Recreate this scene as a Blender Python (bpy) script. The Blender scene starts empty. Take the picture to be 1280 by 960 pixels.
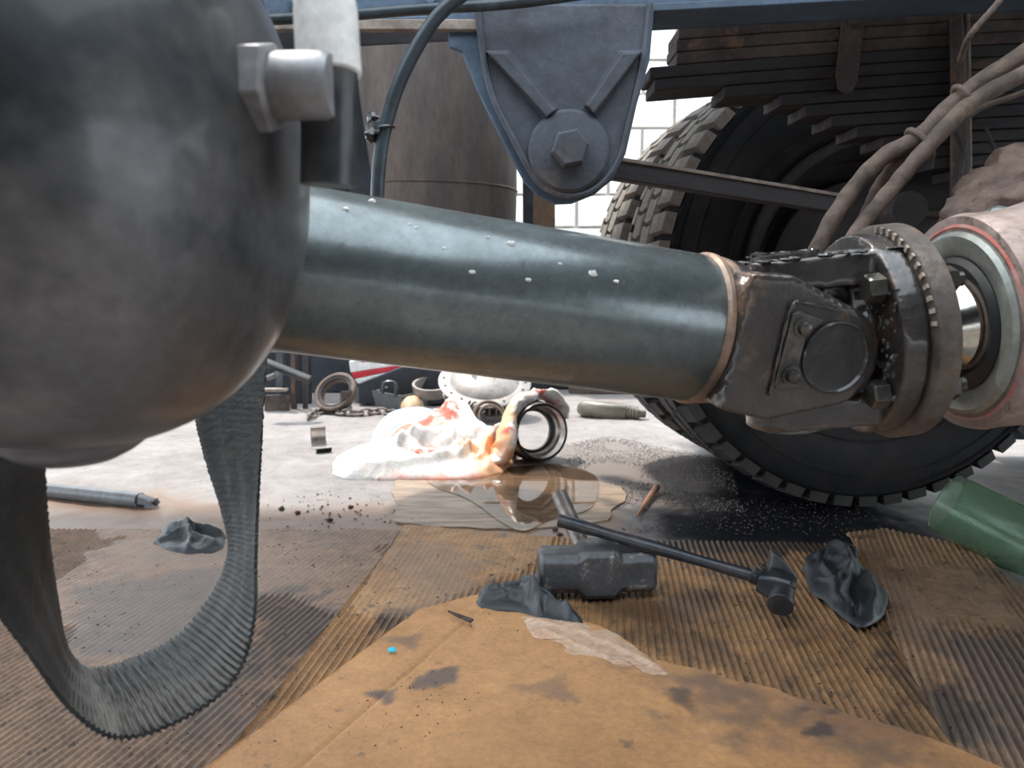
import bpy, bmesh, math, random
from math import sin, cos, pi, radians, sqrt, atan2
from mathutils import Vector, Matrix, noise

# ------------------------------------------------------------------ camera
PITCH = radians(8.1); FPX = 950.0; EYE = Vector((0, 0, 0.51))
cam_d = bpy.data.cameras.new('camera'); cam = bpy.data.objects.new('camera', cam_d)
bpy.context.scene.collection.objects.link(cam)
cam.location = EYE; cam.rotation_euler = (radians(90) - PITCH, 0, 0)
cam_d.sensor_width = 36; cam_d.lens = 36 * FPX / 1280; cam_d.clip_start = 0.02; cam_d.clip_end = 100
cam_d.dof.use_dof = True; cam_d.dof.focus_distance = 0.9; cam_d.dof.aperture_fstop = 10
bpy.context.scene.camera = cam
# ------------------------------------------------------------------ sky, sun, exposure
sc = bpy.context.scene
w = bpy.data.worlds.new('sky'); sc.world = w; w.use_nodes = True
bg = w.node_tree.nodes['Background']
bg.inputs[0].default_value = (0.80, 0.90, 1.0, 1); bg.inputs[1].default_value = 3.7
sd = bpy.data.lights.new('sun', 'SUN'); sun = bpy.data.objects.new('sun', sd); sc.collection.objects.link(sun)
sd.energy = 4.8; sd.angle = radians(4); sd.color = (1, 0.95, 0.88)
SUN_FROM = Vector((-0.30, 0.42, 1.0)).normalized()
sun.rotation_euler = SUN_FROM.to_track_quat('Z', 'Y').to_euler(); sun.location = (-2, 3, 5)
sc.view_settings.view_transform = 'Standard'; sc.view_settings.look = 'None'
sc.view_settings.gamma = 1; sc.view_settings.use_curve_mapping = False
sc.view_settings.exposure = 0.22

# ------------------------------------------------------------------ helpers
COL = sc.collection
FW = Vector((0, cos(PITCH), -sin(PITCH))); UP = Vector((0, sin(PITCH), cos(PITCH))); RT = Vector((1, 0, 0))
def ray(px, py): return FW + RT * ((px - 640) / FPX) - UP * ((py - 480) / FPX)
def P(px, py, d): return EYE + ray(px, py) * d                  # point at axis depth d
def G(px, py, z=0.0):                                            # point on the plane z
    r = ray(px, py); return EYE + r * ((z - EYE.z) / r.z)
def PY(px, py, y):                                               # point on the plane y
    r = ray(px, py); return EYE + r * (y / r.y)
def nz(p, s=1.0, o=0.0): return noise.noise(Vector((p[0] * s + o, p[1] * s - o, p[2] * s + 2.3 * o)))
def fb(p, s=1.0, o=0.0): return nz(p, s, o) + .5 * nz(p, s * 2.1, o + 7) + .25 * nz(p, s * 4.3, o + 13)
def basis(o, x, zhint=(0, 0, 1)):
    x = Vector(x).normalized(); z = Vector(zhint); y = z.cross(x).normalized(); z = x.cross(y)
    m = Matrix((x, y, z)).transposed().to_4x4(); m.translation = Vector(o); return m
def smooth(a, b, x):
    t = max(0, min(1, (x - a) / (b - a))); return t * t * (3 - 2 * t)
def catmull(pts, n=8):
    pts = [Vector(p) for p in pts]; q = [2 * pts[0] - pts[1]] + pts + [2 * pts[-1] - pts[-2]]; out = []
    for i in range(1, len(q) - 2):
        for k in range(n):
            t = k / n; a, b, c, d = q[i-1], q[i], q[i+1], q[i+2]
            out.append(.5 * ((2*b) + (c-a)*t + (2*a-5*b+4*c-d)*t*t + (3*b-a-3*c+d)*t**3))
    out.append(pts[-1]); return out

class MB:
    def __init__(s): s.v = []; s.f = []
    def add(s, vs, fs, M=None):
        n = len(s.v); s.v += [(M @ Vector(v)) if M else Vector(v) for v in vs]; s.f += [tuple(i + n for i in f) for f in fs]; return s
    def box(s, c, d, M=None):
        x, y, z = d[0] / 2, d[1] / 2, d[2] / 2
        vs = [(c[0]+i*x, c[1]+j*y, c[2]+k*z) for i in (-1, 1) for j in (-1, 1) for k in (-1, 1)]
        return s.add(vs, [(0,1,3,2),(4,6,7,5),(0,4,5,1),(2,3,7,6),(0,2,6,4),(1,5,7,3)], M)
    def lathe(s, prof, M=None, n=32, caps=True):           # profile of (x, r) about local X
        vs = []; fs = []
        for x, r in prof:
            for k in range(n): a = 2*pi*k/n; vs.append((x, r*cos(a), r*sin(a)))
        for i in range(len(prof)-1):
            for k in range(n): fs.append((i*n+k, i*n+(k+1) % n, (i+1)*n+(k+1) % n, (i+1)*n+k))
        if caps: fs.append(tuple(range(n))[::-1]); fs.append(tuple((len(prof)-1)*n+k for k in range(n)))
        return s.add(vs, fs, M)
    def cyl(s, a, b, r, r2=None, n=20):
        a = Vector(a); b = Vector(b); h = (0, 0, 1) if abs((b-a).normalized().z) < .9 else (0, 1, 0)
        return s.lathe([(0, r), ((b-a).length, r if r2 is None else r2)], basis(a, b-a, h), n)
    def tube(s, pts, r, n=12, flat=1.0):
        vs = []; fs = []; N = len(pts); up = Vector((0, 0, 1)); prev = None
        for i, p in enumerate(pts):
            t = (pts[min(i+1, N-1)] - pts[max(i-1, 0)]).normalized()
            if prev is None: prev = up if abs(t.z) < .9 else Vector((0, 1, 0))
            a = (prev - t * prev.dot(t)).normalized(); b = t.cross(a); prev = a
            rr = r(i/(N-1)) if callable(r) else r
            for k in range(n): q = 2*pi*k/n; vs.append(p + a*rr*cos(q)*flat + b*rr*sin(q))
        for i in range(N-1):
            for k in range(n): fs.append((i*n+k, i*n+(k+1) % n, (i+1)*n+(k+1) % n, (i+1)*n+k))
        fs.append(tuple(range(n))[::-1]); fs.append(tuple((N-1)*n+k for k in range(n)))
        return s.add(vs, fs)
    def loft(s, A, B):                                      # two outlines with equal counts
        n = len(A); return s.add(list(A)+list(B), [tuple(range(n))[::-1], tuple(range(n, 2*n))] + [(k, (k+1) % n, n+(k+1) % n, n+k) for k in range(n)])
    def prism(s, pts, z0, z1, M=None):                      # 2D outline in local XY from z0 to z1
        n = len(pts); vs = [(x, y, z0) for x, y in pts] + [(x, y, z1) for x, y in pts]
        return s.add(vs, [tuple(range(n))[::-1], tuple(range(n, 2*n))] + [(k, (k+1) % n, n+(k+1) % n, n+k) for k in range(n)], M)
    def torus(s, R, r, M=None, n=32, m=10, sx=1, sy=1):     # about local X
        vs = []; fs = []
        for i in range(n):
            a = 2*pi*i/n
            for j in range(m): b = 2*pi*j/m; q = R + r*cos(b); vs.append((r*sin(b), q*cos(a)*sx, q*sin(a)*sy))
        for i in range(n):
            for j in range(m): fs.append((i*m+j, ((i+1) % n)*m+j, ((i+1) % n)*m+(j+1) % m, i*m+(j+1) % m))
        return s.add(vs, fs, M)
    def blob(s, c, r, M=None, amp=.2, fs_=3, seed=0, n=20):
        vs = []; fs = []; m = n // 2
        for i in range(m+1):
            th = pi*i/m
            for k in range(n):
                a = 2*pi*k/n; d = Vector((sin(th)*cos(a), sin(th)*sin(a), cos(th)))
                q = 1 + amp*fb(d, fs_, seed); vs.append((c[0]+d.x*r[0]*q, c[1]+d.y*r[1]*q, c[2]+d.z*r[2]*q))
        for i in range(m):
            for k in range(n): fs.append((i*n+k, (i+1)*n+k, (i+1)*n+(k+1) % n, i*n+(k+1) % n))
        return s.add(vs, fs, M)

def empty(name, loc, label=None, cat=None, group=None, M=None):
    o = bpy.data.objects.new(name, None); COL.objects.link(o); o.empty_display_size = .05
    if M is not None: o.matrix_world = M
    else: o.location = loc
    tag(o, label, cat, group); o['loc'] = list(loc); return o
def tag(o, label=None, cat=None, group=None, kind=None):
    for k, v in (('label', label), ('category', cat), ('group', group), ('kind', kind)):
        if v: o[k] = v
    return o
def wloc(o):
    return Vector(o['loc']) if 'loc' in o else Vector((0, 0, 0))
def obj(name, mb, mat, parent=None, sharp=35, bev=0, local=False, origin=None, remesh=0, sm=2):
    off = Vector((0, 0, 0)) if local else (wloc(parent) if parent is not None else (Vector(origin) if origin is not None else sum((v for v in mb.v), Vector()) / max(1, len(mb.v))))
    me = bpy.data.meshes.new(name); me.from_pydata([tuple(v - off) for v in mb.v], [], mb.f)
    bm = bmesh.new(); bm.from_mesh(me); bmesh.ops.remove_doubles(bm, verts=bm.verts, dist=1e-6)
    if not getattr(mb, 'keep', False): bmesh.ops.recalc_face_normals(bm, faces=bm.faces)
    bm.to_mesh(me); bm.free()
    me.materials.append(mat); me.shade_smooth()
    if remesh == 0 and not bev: me.set_sharp_from_angle(angle=radians(sharp))
    o = bpy.data.objects.new(name, me); COL.objects.link(o)
    if bev:
        b = o.modifiers.new('bevel', 'BEVEL'); b.width = bev; b.segments = 2; b.limit_method = 'ANGLE'; b.angle_limit = radians(35); b.harden_normals = True
    if remesh:
        r = o.modifiers.new('remesh', 'REMESH'); r.mode = 'VOXEL'; r.voxel_size = remesh; r.use_smooth_shade = True
        if sm: q = o.modifiers.new('smooth', 'SMOOTH'); q.iterations = sm; q.factor = .6
    o['loc'] = list(off if parent is None or not local else off)
    if parent is not None:
        o.parent = parent
        # parents of every builder here sit unrotated, so part = world minus the thing's place
        o['loc'] = list(wloc(parent))
    else: o.location = off
    return o
def dup(o, parent, name=None):
    c = o.copy(); COL.objects.link(c); c.parent = parent; return c

# ------------------------------------------------------------------ materials
def mat(name, c1, c2=None, scale=6, mix=(.4, .6), rough=.5, rough2=None, metal=0, bump=0, bscale=40, c3=None, s3=14, m3=(.58, .66), r3=None,
        stretch=(1, 1, 1), coat=0, trans=0, ior=1.45, spec=.5, detail=6, sss=0, alpha=1, bump2=0, b2scale=300, grain=.22, gs=130):
    m = bpy.data.materials.new(name); m.use_nodes = True; N = m.node_tree.nodes; L = m.node_tree.links
    b = N['Principled BSDF']; b.inputs['Metallic'].default_value = metal; b.inputs['Roughness'].default_value = rough
    b.inputs['Coat Weight'].default_value = coat; b.inputs['Coat Roughness'].default_value = .12
    b.inputs['Transmission Weight'].default_value = trans; b.inputs['IOR'].default_value = ior; b.inputs['Specular IOR Level'].default_value = spec
    b.inputs['Subsurface Weight'].default_value = sss; b.inputs['Alpha'].default_value = alpha
    b.inputs['Base Color'].default_value = (*c1, 1)
    tc = N.new('ShaderNodeTexCoord'); mp = N.new('ShaderNodeMapping'); mp.inputs['Scale'].default_value = stretch; L.new(tc.outputs['Object'], mp.inputs[0])
    def ns(sc_, d=6, r=.6):
        n = N.new('ShaderNodeTexNoise'); n.inputs['Scale'].default_value = sc_; n.inputs['Detail'].default_value = d; n.inputs['Roughness'].default_value = r; L.new(mp.outputs[0], n.inputs['Vector']); return n
    def rng(src, a, z, o0=0, o1=1):
        r = N.new('ShaderNodeMapRange'); r.inputs[1].default_value = a; r.inputs[2].default_value = z; r.inputs[3].default_value = o0; r.inputs[4].default_value = o1; L.new(src, r.inputs[0]); return r.outputs[0]
    def mixc(f, a, c):
        x = N.new('ShaderNodeMix'); x.data_type = 'RGBA'; L.new(f, x.inputs[0])
        for s, i in ((a, 6), (c, 7)):
            if isinstance(s, tuple): x.inputs[i].default_value = (*s, 1)
            else: L.new(s, x.inputs[i])
        return x.outputs[2]
    col = c1; f = None
    if c2:
        f = rng(ns(scale, detail).outputs[0], *mix); col = mixc(f, c1, c2)
        if rough2 is not None: L.new(rng(f, 0, 1, rough, rough2), b.inputs['Roughness'])
    if c3:
        f3 = rng(ns(s3, 5, .65).outputs[0], *m3); col = mixc(f3, col, c3)
        if r3 is not None:
            x = N.new('ShaderNodeMix'); L.new(f3, x.inputs[0]); x.inputs[3].default_value = r3
            if rough2 is not None and c2: L.new(b.inputs['Roughness'].links[0].from_socket, x.inputs[2])
            else: x.inputs[2].default_value = rough
            L.new(x.outputs[0], b.inputs['Roughness'])
    if grain and not trans:
        g1 = rng(ns(gs, 6, .75).outputs[0], .32, .68, 1-grain, 1+grain*.6); g2 = rng(ns(gs*.16, 5, .7).outputs[0], .35, .65, 1-grain*.8, 1+grain*.5)
        mu = N.new('ShaderNodeMath'); mu.operation = 'MULTIPLY'; L.new(g1, mu.inputs[0]); L.new(g2, mu.inputs[1])
        x = N.new('ShaderNodeVectorMath'); x.operation = 'SCALE'; L.new(mu.outputs[0], x.inputs['Scale'])
        if isinstance(col, tuple): x.inputs[0].default_value = col
        else: L.new(col, x.inputs[0])
        col = x.outputs[0]
    if not isinstance(col, tuple): L.new(col, b.inputs['Base Color'])
    if bump:
        bp = N.new('ShaderNodeBump'); bp.inputs['Strength'].default_value = bump; bp.inputs['Distance'].default_value = .004; L.new(ns(bscale, 8, .65).outputs[0], bp.inputs['Height'])
        last = bp
        if bump2:
            b2 = N.new('ShaderNodeBump'); b2.inputs['Strength'].default_value = bump2; b2.inputs['Distance'].default_value = .002; L.new(ns(b2scale, 4).outputs[0], b2.inputs['Height']); L.new(bp.outputs[0], b2.inputs['Normal']); last = b2
        L.new(last.outputs[0], b.inputs['Normal'])
    m['h'] = 1
    return m
def attr_mix(m, channels):
    """tint a material by the painted stain attribute: channels = [(component, colour, roughness)]"""
    N = m.node_tree.nodes; L = m.node_tree.links; b = N['Principled BSDF']
    a = N.new('ShaderNodeAttribute'); a.attribute_name = 'stain'; s = N.new('ShaderNodeSeparateColor'); L.new(a.outputs['Color'], s.inputs[0])
    for comp, colr, rg in channels:
        ci = b.inputs['Base Color']; ri = b.inputs['Roughness']
        x = N.new('ShaderNodeMix'); x.data_type = 'RGBA'; L.new(s.outputs[comp], x.inputs[0])
        if ci.links: L.new(ci.links[0].from_socket, x.inputs[6])
        else: x.inputs[6].default_value = ci.default_value
        x.inputs[7].default_value = (*colr, 1); L.new(x.outputs[2], ci)
        if rg is not None:
            y = N.new('ShaderNodeMix'); L.new(s.outputs[comp], y.inputs[0])
            if ri.links: L.new(ri.links[0].from_socket, y.inputs[2])
            else: y.inputs[2].default_value = ri.default_value
            y.inputs[3].default_value = rg; L.new(y.outputs[0], ri)
    return m

M_ = {}
M_['concrete'] = attr_mix(mat('dusty_concrete', (.27, .24, .225), (.19, .165, .15), 3, (.35, .7), .62, .8, bump=.5, bscale=22, c3=(.12, .10, .09), s3=30, m3=(.62, .7), bump2=.35, b2scale=160),
                          [(0, (.008, .009, .013), .42), (1, (.21, .125, .08), .30), (2, (.17, .14, .12), .9)])
def card_mat2(name, c1, c2):
    return attr_mix(mat(name, c1, c2, 4, (.35, .65), .55, .65, bump=.2, bscale=60, c3=(.16, .095, .06), s3=30, m3=(.63, .74), r3=.4, bump2=.2, b2scale=400, spec=.4, grain=.18, gs=150),
                    [(0, (.045, .032, .028), .38), (1, (.50, .30, .18), .6), (2, (.13, .095, .08), .5)])
def card_mat(name, c1, c2):
    return attr_mix(mat(name, c1, c2, 4, (.35, .65), .62, .5, bump=.25, bscale=60, c3=(.12, .075, .05), s3=38, m3=(.57, .66), r3=.35, bump2=.3, b2scale=400, spec=.4, grain=.34, gs=190),
                    [(0, (.045, .032, .028), .38), (1, (.30, .20, .14), .6), (2, (.11, .085, .075), .5)])
M_['card_left'] = card_mat('brown_corrugated_card', (.31, .19, .12), (.20, .125, .085))
M_['card_right'] = card_mat('golden_corrugated_card', (.46, .25, .11), (.26, .14, .068))
M_['card_corner'] = card_mat('damp_corrugated_card', (.42, .25, .14), (.23, .145, .095))
M_['card_top'] = card_mat2('smooth_brown_card', (.58, .30, .125), (.46, .23, .10))
M_['tube'] = mat('grey_green_paint', (.155, .178, .178), (.11, .122, .118), 5, (.4, .65), .26, .36, metal=.6, bump=.12, bscale=30, c3=(.09, .07, .06), s3=90, m3=(.68, .74), coat=.25)
M_['weld'] = mat('rusty_weld', (.30, .19, .13), (.17, .12, .09), 30, rough=.5, metal=.3, bump=.3, bscale=120)
M_['yoke'] = mat('greasy_cast_iron', (.060, .050, .043), (.025, .021, .019), 14, (.35, .65), .28, .5, metal=.45, bump=.55, bscale=70, c3=(.13, .075, .045), s3=22, m3=(.56, .68), bump2=.4, b2scale=260, coat=.9)
M_['black_grease'] = mat('black_grease', (.014, .013, .013), (.03, .026, .024), 30, rough=.18, bump=.9, bscale=90, coat=.8)
M_['flange'] = mat('worn_flange_steel', (.15, .125, .105), (.075, .062, .054), 18, rough=.38, rough2=.55, metal=.45, bump=.4, bscale=90, c3=(.18, .10, .06), s3=40, m3=(.6, .7))
M_['bolt'] = mat('oily_bolt_steel', (.14, .13, .115), (.06, .055, .05), 40, rough=.25, metal=.7, bump=.25, bscale=120)
M_['bright'] = mat('polished_steel', (.62, .60, .52), (.42, .41, .36), 20, rough=.18, metal=1)
M_['seal'] = mat('zinc_seal', (.34, .36, .33), (.24, .25, .23), 20, rough=.38, metal=.5)
M_['rubber'] = mat('black_rubber', (.018, .018, .02), (.035, .033, .032), 20, rough=.55, bump=.2, bscale=60)
M_['red_gasket'] = mat('red_sealant', (.48, .15, .12), (.35, .22, .2), 40, rough=.5, bump=.4, bscale=90)
M_['mud'] = mat('caked_mud', (.20, .135, .105), (.11, .075, .06), 20, rough=.9, bump=1, bscale=60, bump2=.6, b2scale=260)
M_['housing'] = mat('pinkish_dusty_casting', (.36, .275, .24), (.22, .16, .135), 18, rough=.62, bump=.6, bscale=50, c3=(.12, .085, .07), s3=30)
M_['tank'] = mat('grimy_tank_dark_reflection', (.15, .145, .148), (.075, .066, .06), 7, (.35, .65), .36, .5, metal=.3, bump=.12, bscale=20, c3=(.025, .028, .03), s3=5, m3=(.50, .60), coat=.2)  # darkest blotches paint in a dark reflection; the rest is grime
M_['fitting'] = mat('cast_fitting', (.27, .265, .27), (.19, .18, .18), 40, rough=.45, metal=.3)
M_['strap'] = mat('grimy_webbing', (.034, .035, .034), (.020, .020, .019), 30, rough=.55, bump=.5, bscale=160, c3=(.085, .07, .058), s3=14, m3=(.6, .75))
M_['chassis'] = mat('haze_blue_chassis', (.095, .14, .20), (.07, .10, .14), 6, rough=.55, bump=.2, bscale=40)  # bluish haze across the top is put into this colour
M_['chassis_dust'] = mat('dusty_bracket_steel', (.085, .095, .115), (.06, .062, .072), 12, rough=.6, bump=.3, bscale=60, c3=(.13, .10, .085), s3=8, m3=(.58, .75))  # base leans blue for the haze; the brown is dust
M_['rust'] = mat('dusty_brown_steel', (.115, .085, .070), (.06, .045, .04), 14, rough=.75, bump=.5, bscale=60, c3=(.17, .10, .065), s3=30)
M_['dark_rust'] = mat('dark_spring_steel', (.050, .043, .043), (.03, .026, .028), 12, rough=.7, bump=.4, bscale=50, c3=(.10, .065, .05), s3=24, stretch=(.3, 1, 1))
M_['lit_dust_edge'] = mat('pale_lit_dusted_steel', (.34, .28, .23), (.22, .17, .14), 30, rough=.8, bump=.4, bscale=90)  # pale tone also stands for light caught on rail and rod lips
M_['drum'] = mat('brown_dusty_drum', (.27, .21, .175), (.16, .135, .125), 7, (.4, .6), .7, .6, bump=.35, bscale=90, stretch=(1, 1, .25), c3=(.30, .24, .21), s3=20, m3=(.64, .7))
M_['hose'] = mat('dusty_rubber_hose', (.17, .12, .092), (.085, .06, .048), 30, rough=.8, bump=.6, bscale=120)
M_['air_hose'] = mat('blue_black_hose', (.05, .065, .075), (.03, .04, .045), 30, rough=.3, bump=.1, bscale=60)
M_['tyre'] = mat('tyre_rubber', (.013, .013, .014), (.024, .021, .02), 10, rough=.75, spec=.25, bump=.15, bscale=60)
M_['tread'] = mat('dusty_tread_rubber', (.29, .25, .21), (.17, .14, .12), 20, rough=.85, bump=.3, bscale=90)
M_['tread_dark'] = mat('shaded_tread_rubber', (.022, .021, .022), (.04, .036, .033), 20, rough=.6, spec=.3, bump=.3, bscale=90)  # darker tread copy: shade on the lower lugs put into the colour
M_['rim'] = mat('dark_brown_rim', (.055, .045, .042), (.035, .03, .03), 12, rough=.7, bump=.2, bscale=40)
M_['hammer'] = mat('worn_forged_steel', (.085, .085, .088), (.14, .132, .125), 16, (.5, .7), .42, .35, metal=.5, bump=.5, bscale=45, c3=(.30, .28, .26), s3=34, m3=(.57, .68))
M_['pipe'] = mat('bare_pipe', (.25, .21, .18), (.16, .13, .12), 30, rough=.42, metal=.5, bump=.15, bscale=60)
M_['black_tool'] = mat('blackened_tool', (.028, .032, .040), (.055, .05, .05), 24, rough=.38, metal=.35, bump=.3, bscale=70, coat=.2)
M_['rag'] = mat('black_glove_cloth', (.026, .030, .034), (.045, .048, .051), 14, rough=.5, bump=.3, bscale=120, coat=.1)
M_['bottle'] = mat('green_bottle_plastic', (.58, .75, .59), rough=.06, trans=.92, ior=1.25, c2=(.48, .66, .50), scale=5, bump=.25, bscale=18)
M_['grey_pipe'] = mat('grey_plastic_pipe', (.16, .17, .18), (.11, .11, .115), 20, rough=.3, bump=.1, bscale=50)
M_['shell_in'] = mat('bearing_shell', (.42, .38, .35), (.30, .26, .24), 30, rough=.3, metal=.8)
M_['shell_out'] = mat('dark_shell_back', (.035, .033, .033), (.06, .055, .05), 30, rough=.35, metal=.4)
M_['chain'] = mat('rusty_chain', (.26, .21, .18), (.14, .11, .095), 40, rough=.6, metal=.4)
M_['old_ring'] = mat('oiled_brown_ring', (.17, .12, .085), (.09, .065, .05), 20, rough=.45, metal=.3)
M_['tray'] = mat('grey_tray', (.13, .135, .135), (.09, .09, .09), 20, rough=.5)
M_['alu'] = mat('dull_aluminium', (.30, .27, .245), (.20, .17, .15), 20, rough=.45, metal=.3, bump=.2, bscale=60)
M_['ring'] = mat('race_steel', (.40, .36, .33), (.28, .24, .22), 20, rough=.22, metal=.7)
M_['ring_black'] = mat('race_black', (.03, .026, .024), (.06, .045, .038), 24, rough=.3, metal=.3)
M_['white'] = mat('white_block', (.80, .76, .70), (.66, .61, .55), 6, rough=.85, bump=.2)
M_['red'] = mat('red_plastic', (.55, .03, .04), rough=.4)
M_['whitep'] = mat('white_plastic', (.8, .77, .73), rough=.4)
M_['blue_scrap'] = mat('bright_blue_plastic', (.05, .55, .75), rough=.4)
M_['pale_blue'] = mat('pale_blue_film', (.45, .62, .74), (.6, .7, .76), 12, rough=.4)
M_['stick'] = mat('rusty_orange_rod', (.34, .16, .09), (.2, .1, .06), 60, rough=.6, bump=.4)
M_['tan'] = mat('wet_tan_ply', (.33, .23, .15), (.20, .14, .10), 8, (.4, .6), .35, .5, bump=.35, bscale=20, stretch=(1, 6, 1), c3=(.12, .08, .06), s3=20, m3=(.66, .72))
M_['crumb'] = mat('dark_crumbs', (.035, .026, .022), (.07, .05, .04), 60, rough=.7)
M_['grit'] = mat('grit_grains', (.28, .24, .22), (.10, .08, .075), 200, rough=.6)
M_['body'] = mat('dark_truck_floor', (.035, .04, .05), (.02, .02, .025), 6, rough=.8)
M_['paperwhite'] = mat('pale_bottle_plastic', (.25, .22, .175), (.14, .12, .095), 12, rough=.35, coat=.3)
M_['wall'] = mat('mortar', (.72, .69, .64), (.66, .62, .57), 8, rough=.9)
M_['gold_rag'] = mat('tan_crumpled_paper', (.62, .44, .27), (.45, .3, .18), 20, rough=.8)

# plastic bag: white film with red and orange grease stains
m = mat('stained_white_film', (.74, .71, .67), (.66, .58, .50), 9, (.5, .7), .35, .45, c3=(.62, .10, .05), s3=7.5, m3=(.57, .63), bump=.5, bscale=30, coat=.2)
attr_mix(m, [(0, (.60, .14, .07), .4), (1, (.82, .42, .20), .4)]); M_['bag'] = m
m = bpy.data.materials.new('still_water'); m.use_nodes = True; b = m.node_tree.nodes['Principled BSDF']
b.inputs['Base Color'].default_value = (.75, .62, .48, 1); b.inputs['Roughness'].default_value = .02; b.inputs['Transmission Weight'].default_value = 1; b.inputs['IOR'].default_value = 1.33; M_['water'] = m

def paint(o, fn):
    me = o.data; a = me.color_attributes.new('stain', 'FLOAT_COLOR', 'POINT'); off = wloc(o)
    for i, v in enumerate(me.vertices): a.data[i].color = (*fn(v.co + off), 1)
def inpoly(x, y, poly):
    c = False; n = len(poly)
    for i in range(n):
        x1, y1 = poly[i][0], poly[i][1]; x2, y2 = poly[(i+1) % n][0], poly[(i+1) % n][1]
        if (y1 > y) != (y2 > y) and x < (x2-x1)*(y-y1)/(y2-y1)+x1: c = not c
    return c
def sdist(x, y, poly):
    d = 1e9; n = len(poly)
    for i in range(n):
        ax, ay = poly[i][0], poly[i][1]; bx, by = poly[(i+1) % n][0], poly[(i+1) % n][1]
        dx, dy = bx-ax, by-ay; t = max(0, min(1, ((x-ax)*dx+(y-ay)*dy)/(dx*dx+dy*dy+1e-12)))
        d = min(d, math.hypot(x-ax-t*dx, y-ay-t*dy))
    return d if inpoly(x, y, poly) else -d
def area(pxs): return [G(*p) for p in pxs]

# ------------------------------------------------------------------ setting: floor
OIL = area([(775, 598), (850, 555), (960, 540), (1200, 570), (1230, 640), (1210, 692), (1050, 700), (840, 700), (780, 660)])
DAMP = area([(40, 625), (200, 612), (300, 632), (420, 636), (480, 628), (600, 640), (780, 640), (780, 680), (40, 680)])
GRIT = area([(700, 560), (760, 545), (900, 575), (900, 640), (790, 630), (690, 610)])
def floor_stain(p):
    n = fb(p, 9); q = fb(p, 40, 3)
    if p.y > 3.2 or abs(p.x) > 2: return (0, 0, 0)
    o = smooth(-.02, .10, sdist(p.x, p.y, OIL) + .05*n + .03*q)
    d = .85*smooth(-.05, .06, sdist(p.x, p.y, DAMP) + .06*n)
    g = .85*smooth(-.04, .08, sdist(p.x, p.y, GRIT) + .05*n + .03*q)
    return (o, d, g)
def axisvals(segs):
    out = []
    for a, b, s in segs:
        n = max(1, round((b-a)/s)); out += [a + (b-a)*i/n for i in range(n)]
    return out + [segs[-1][1]]
xs = axisvals([(-9, -1.3, .7), (-1.3, 1.3, .014), (1.3, 9, .7)]); ys = axisvals([(-5, .9, .6), (.9, 2.3, .014), (2.3, 3.3, .03), (3.3, 8, .8)])
mb = MB(); 
for y in ys:
    for x in xs:
        z = 0
        if abs(x) < 1.3 and .9 < y < 3.3: z = .0022*fb((x, y, 0), 9) + .0022*min(0, nz((x, y, 5), 34))
        mb.v.append(Vector((x, y, z)))
nx = len(xs)
for j in range(len(ys)-1):
    for i in range(nx-1): mb.f.append((j*nx+i, j*nx+i+1, (j+1)*nx+i+1, (j+1)*nx+i))
mb.keep = True
fl = obj('floor', mb, M_['concrete'], origin=(0, 0, 0)); tag(fl, kind='structure'); paint(fl, floor_stain)

# back wall of whitewashed blocks
wallm = MB().box((0, 5.12, 1.2), (8, .2, 2.4)); wl = obj('wall_back', wallm, M_['wall'], origin=(0, 5.12, 0)); tag(wl, kind='structure')
blk = None
for r in range(11):
    for k in range(7):
        x = -.2 + k*.41 + (.2 if r % 2 else 0)
        if blk is None:
            blk = obj('block', MB().box((0, 0, 0), (.39, .05, .19)), M_['white'], wl, local=True, bev=.006); b = blk
        else: b = dup(blk, wl)
        b.location = (x, -.115, .1 + r*.205)

# ------------------------------------------------------------------ truck overhead: added light-shaping deck, chassis rail
o = obj('light_shaping_deck', MB().prism([(-3.1, -1.7), (4.3, -1.7), (4.3, 2.2), (-3.1, 2.2), (-3.1, 1.05), (.15, 1.05), (.15, .9), (.95, .90), (.95, -.4), (-1.3, -.4), (-1.3, 1.04), (-3.1, 1.04)], 1.41, 1.51).box((.6, -1.66, .9), (7.4, .06, 1.1)), M_['body'], bev=.004)  # added deck, opening cut to let skylight in; rear panel blocks light
tag(o, 'unseen dark truck deck and rear panel, added to block and shape light', 'truck body')

o = obj('ground_blocker', MB().box((1.95, 2.08, .62), (1.25, .14, 1.1)), M_['body'], bev=.01); tag(o, 'dark panel added low behind the big tyre to block bright ground', 'light blocker')  # added panel, blocks the bright ground beyond the tyre
RY = 1.06
zb = PY(560, 62, 1.02).z
def zpx(px, py, y): return PY(px, py, y).z
RLIP = PY(485, 30, RY-.085)
RM = Matrix.Translation(Vector((PY(450, 57, RY).x, 0, PY(450, 57, RY).z))) @ Matrix.Rotation(radians(-2.9), 4, 'Y') @ Matrix.Translation(Vector((-PY(450, 57, RY).x, 0, -zb)))
rail = empty('chassis_rail', (0, RY, zb), 'haze-tinted blue-grey chassis rail across the top, over the bolted bracket', 'chassis rail')
obj('web', MB().box((0.4, RY, zb+.14), (4.4, .010, .28), RM), M_['chassis'], rail, bev=.002)
obj('lower_flange', MB().box((0.4, RY-.035, zb+.005), (4.4, .075, .010), RM), M_['chassis'], rail, bev=.002)
obj('flange_lip', MB().box((-.40, RY-.078, RLIP.z), (.83, .012, .013)), M_['lit_dust_edge'], rail, bev=.002)  # pale strip paints the lit edge of the flange
obj('upper_flange', MB().box((0.4, RY-.035, zb+.275), (4.4, .075, .010), RM), M_['chassis'], rail, bev=.002)
for px, py in ((375, 4), (540, 2)):
    c = PY(px, py, RY-.01); obj('rivet', MB().lathe([(0, .016), (.012, .016), (.02, .008)], basis(c, (0, -1, 0)), 16), M_['chassis'], rail)

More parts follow.
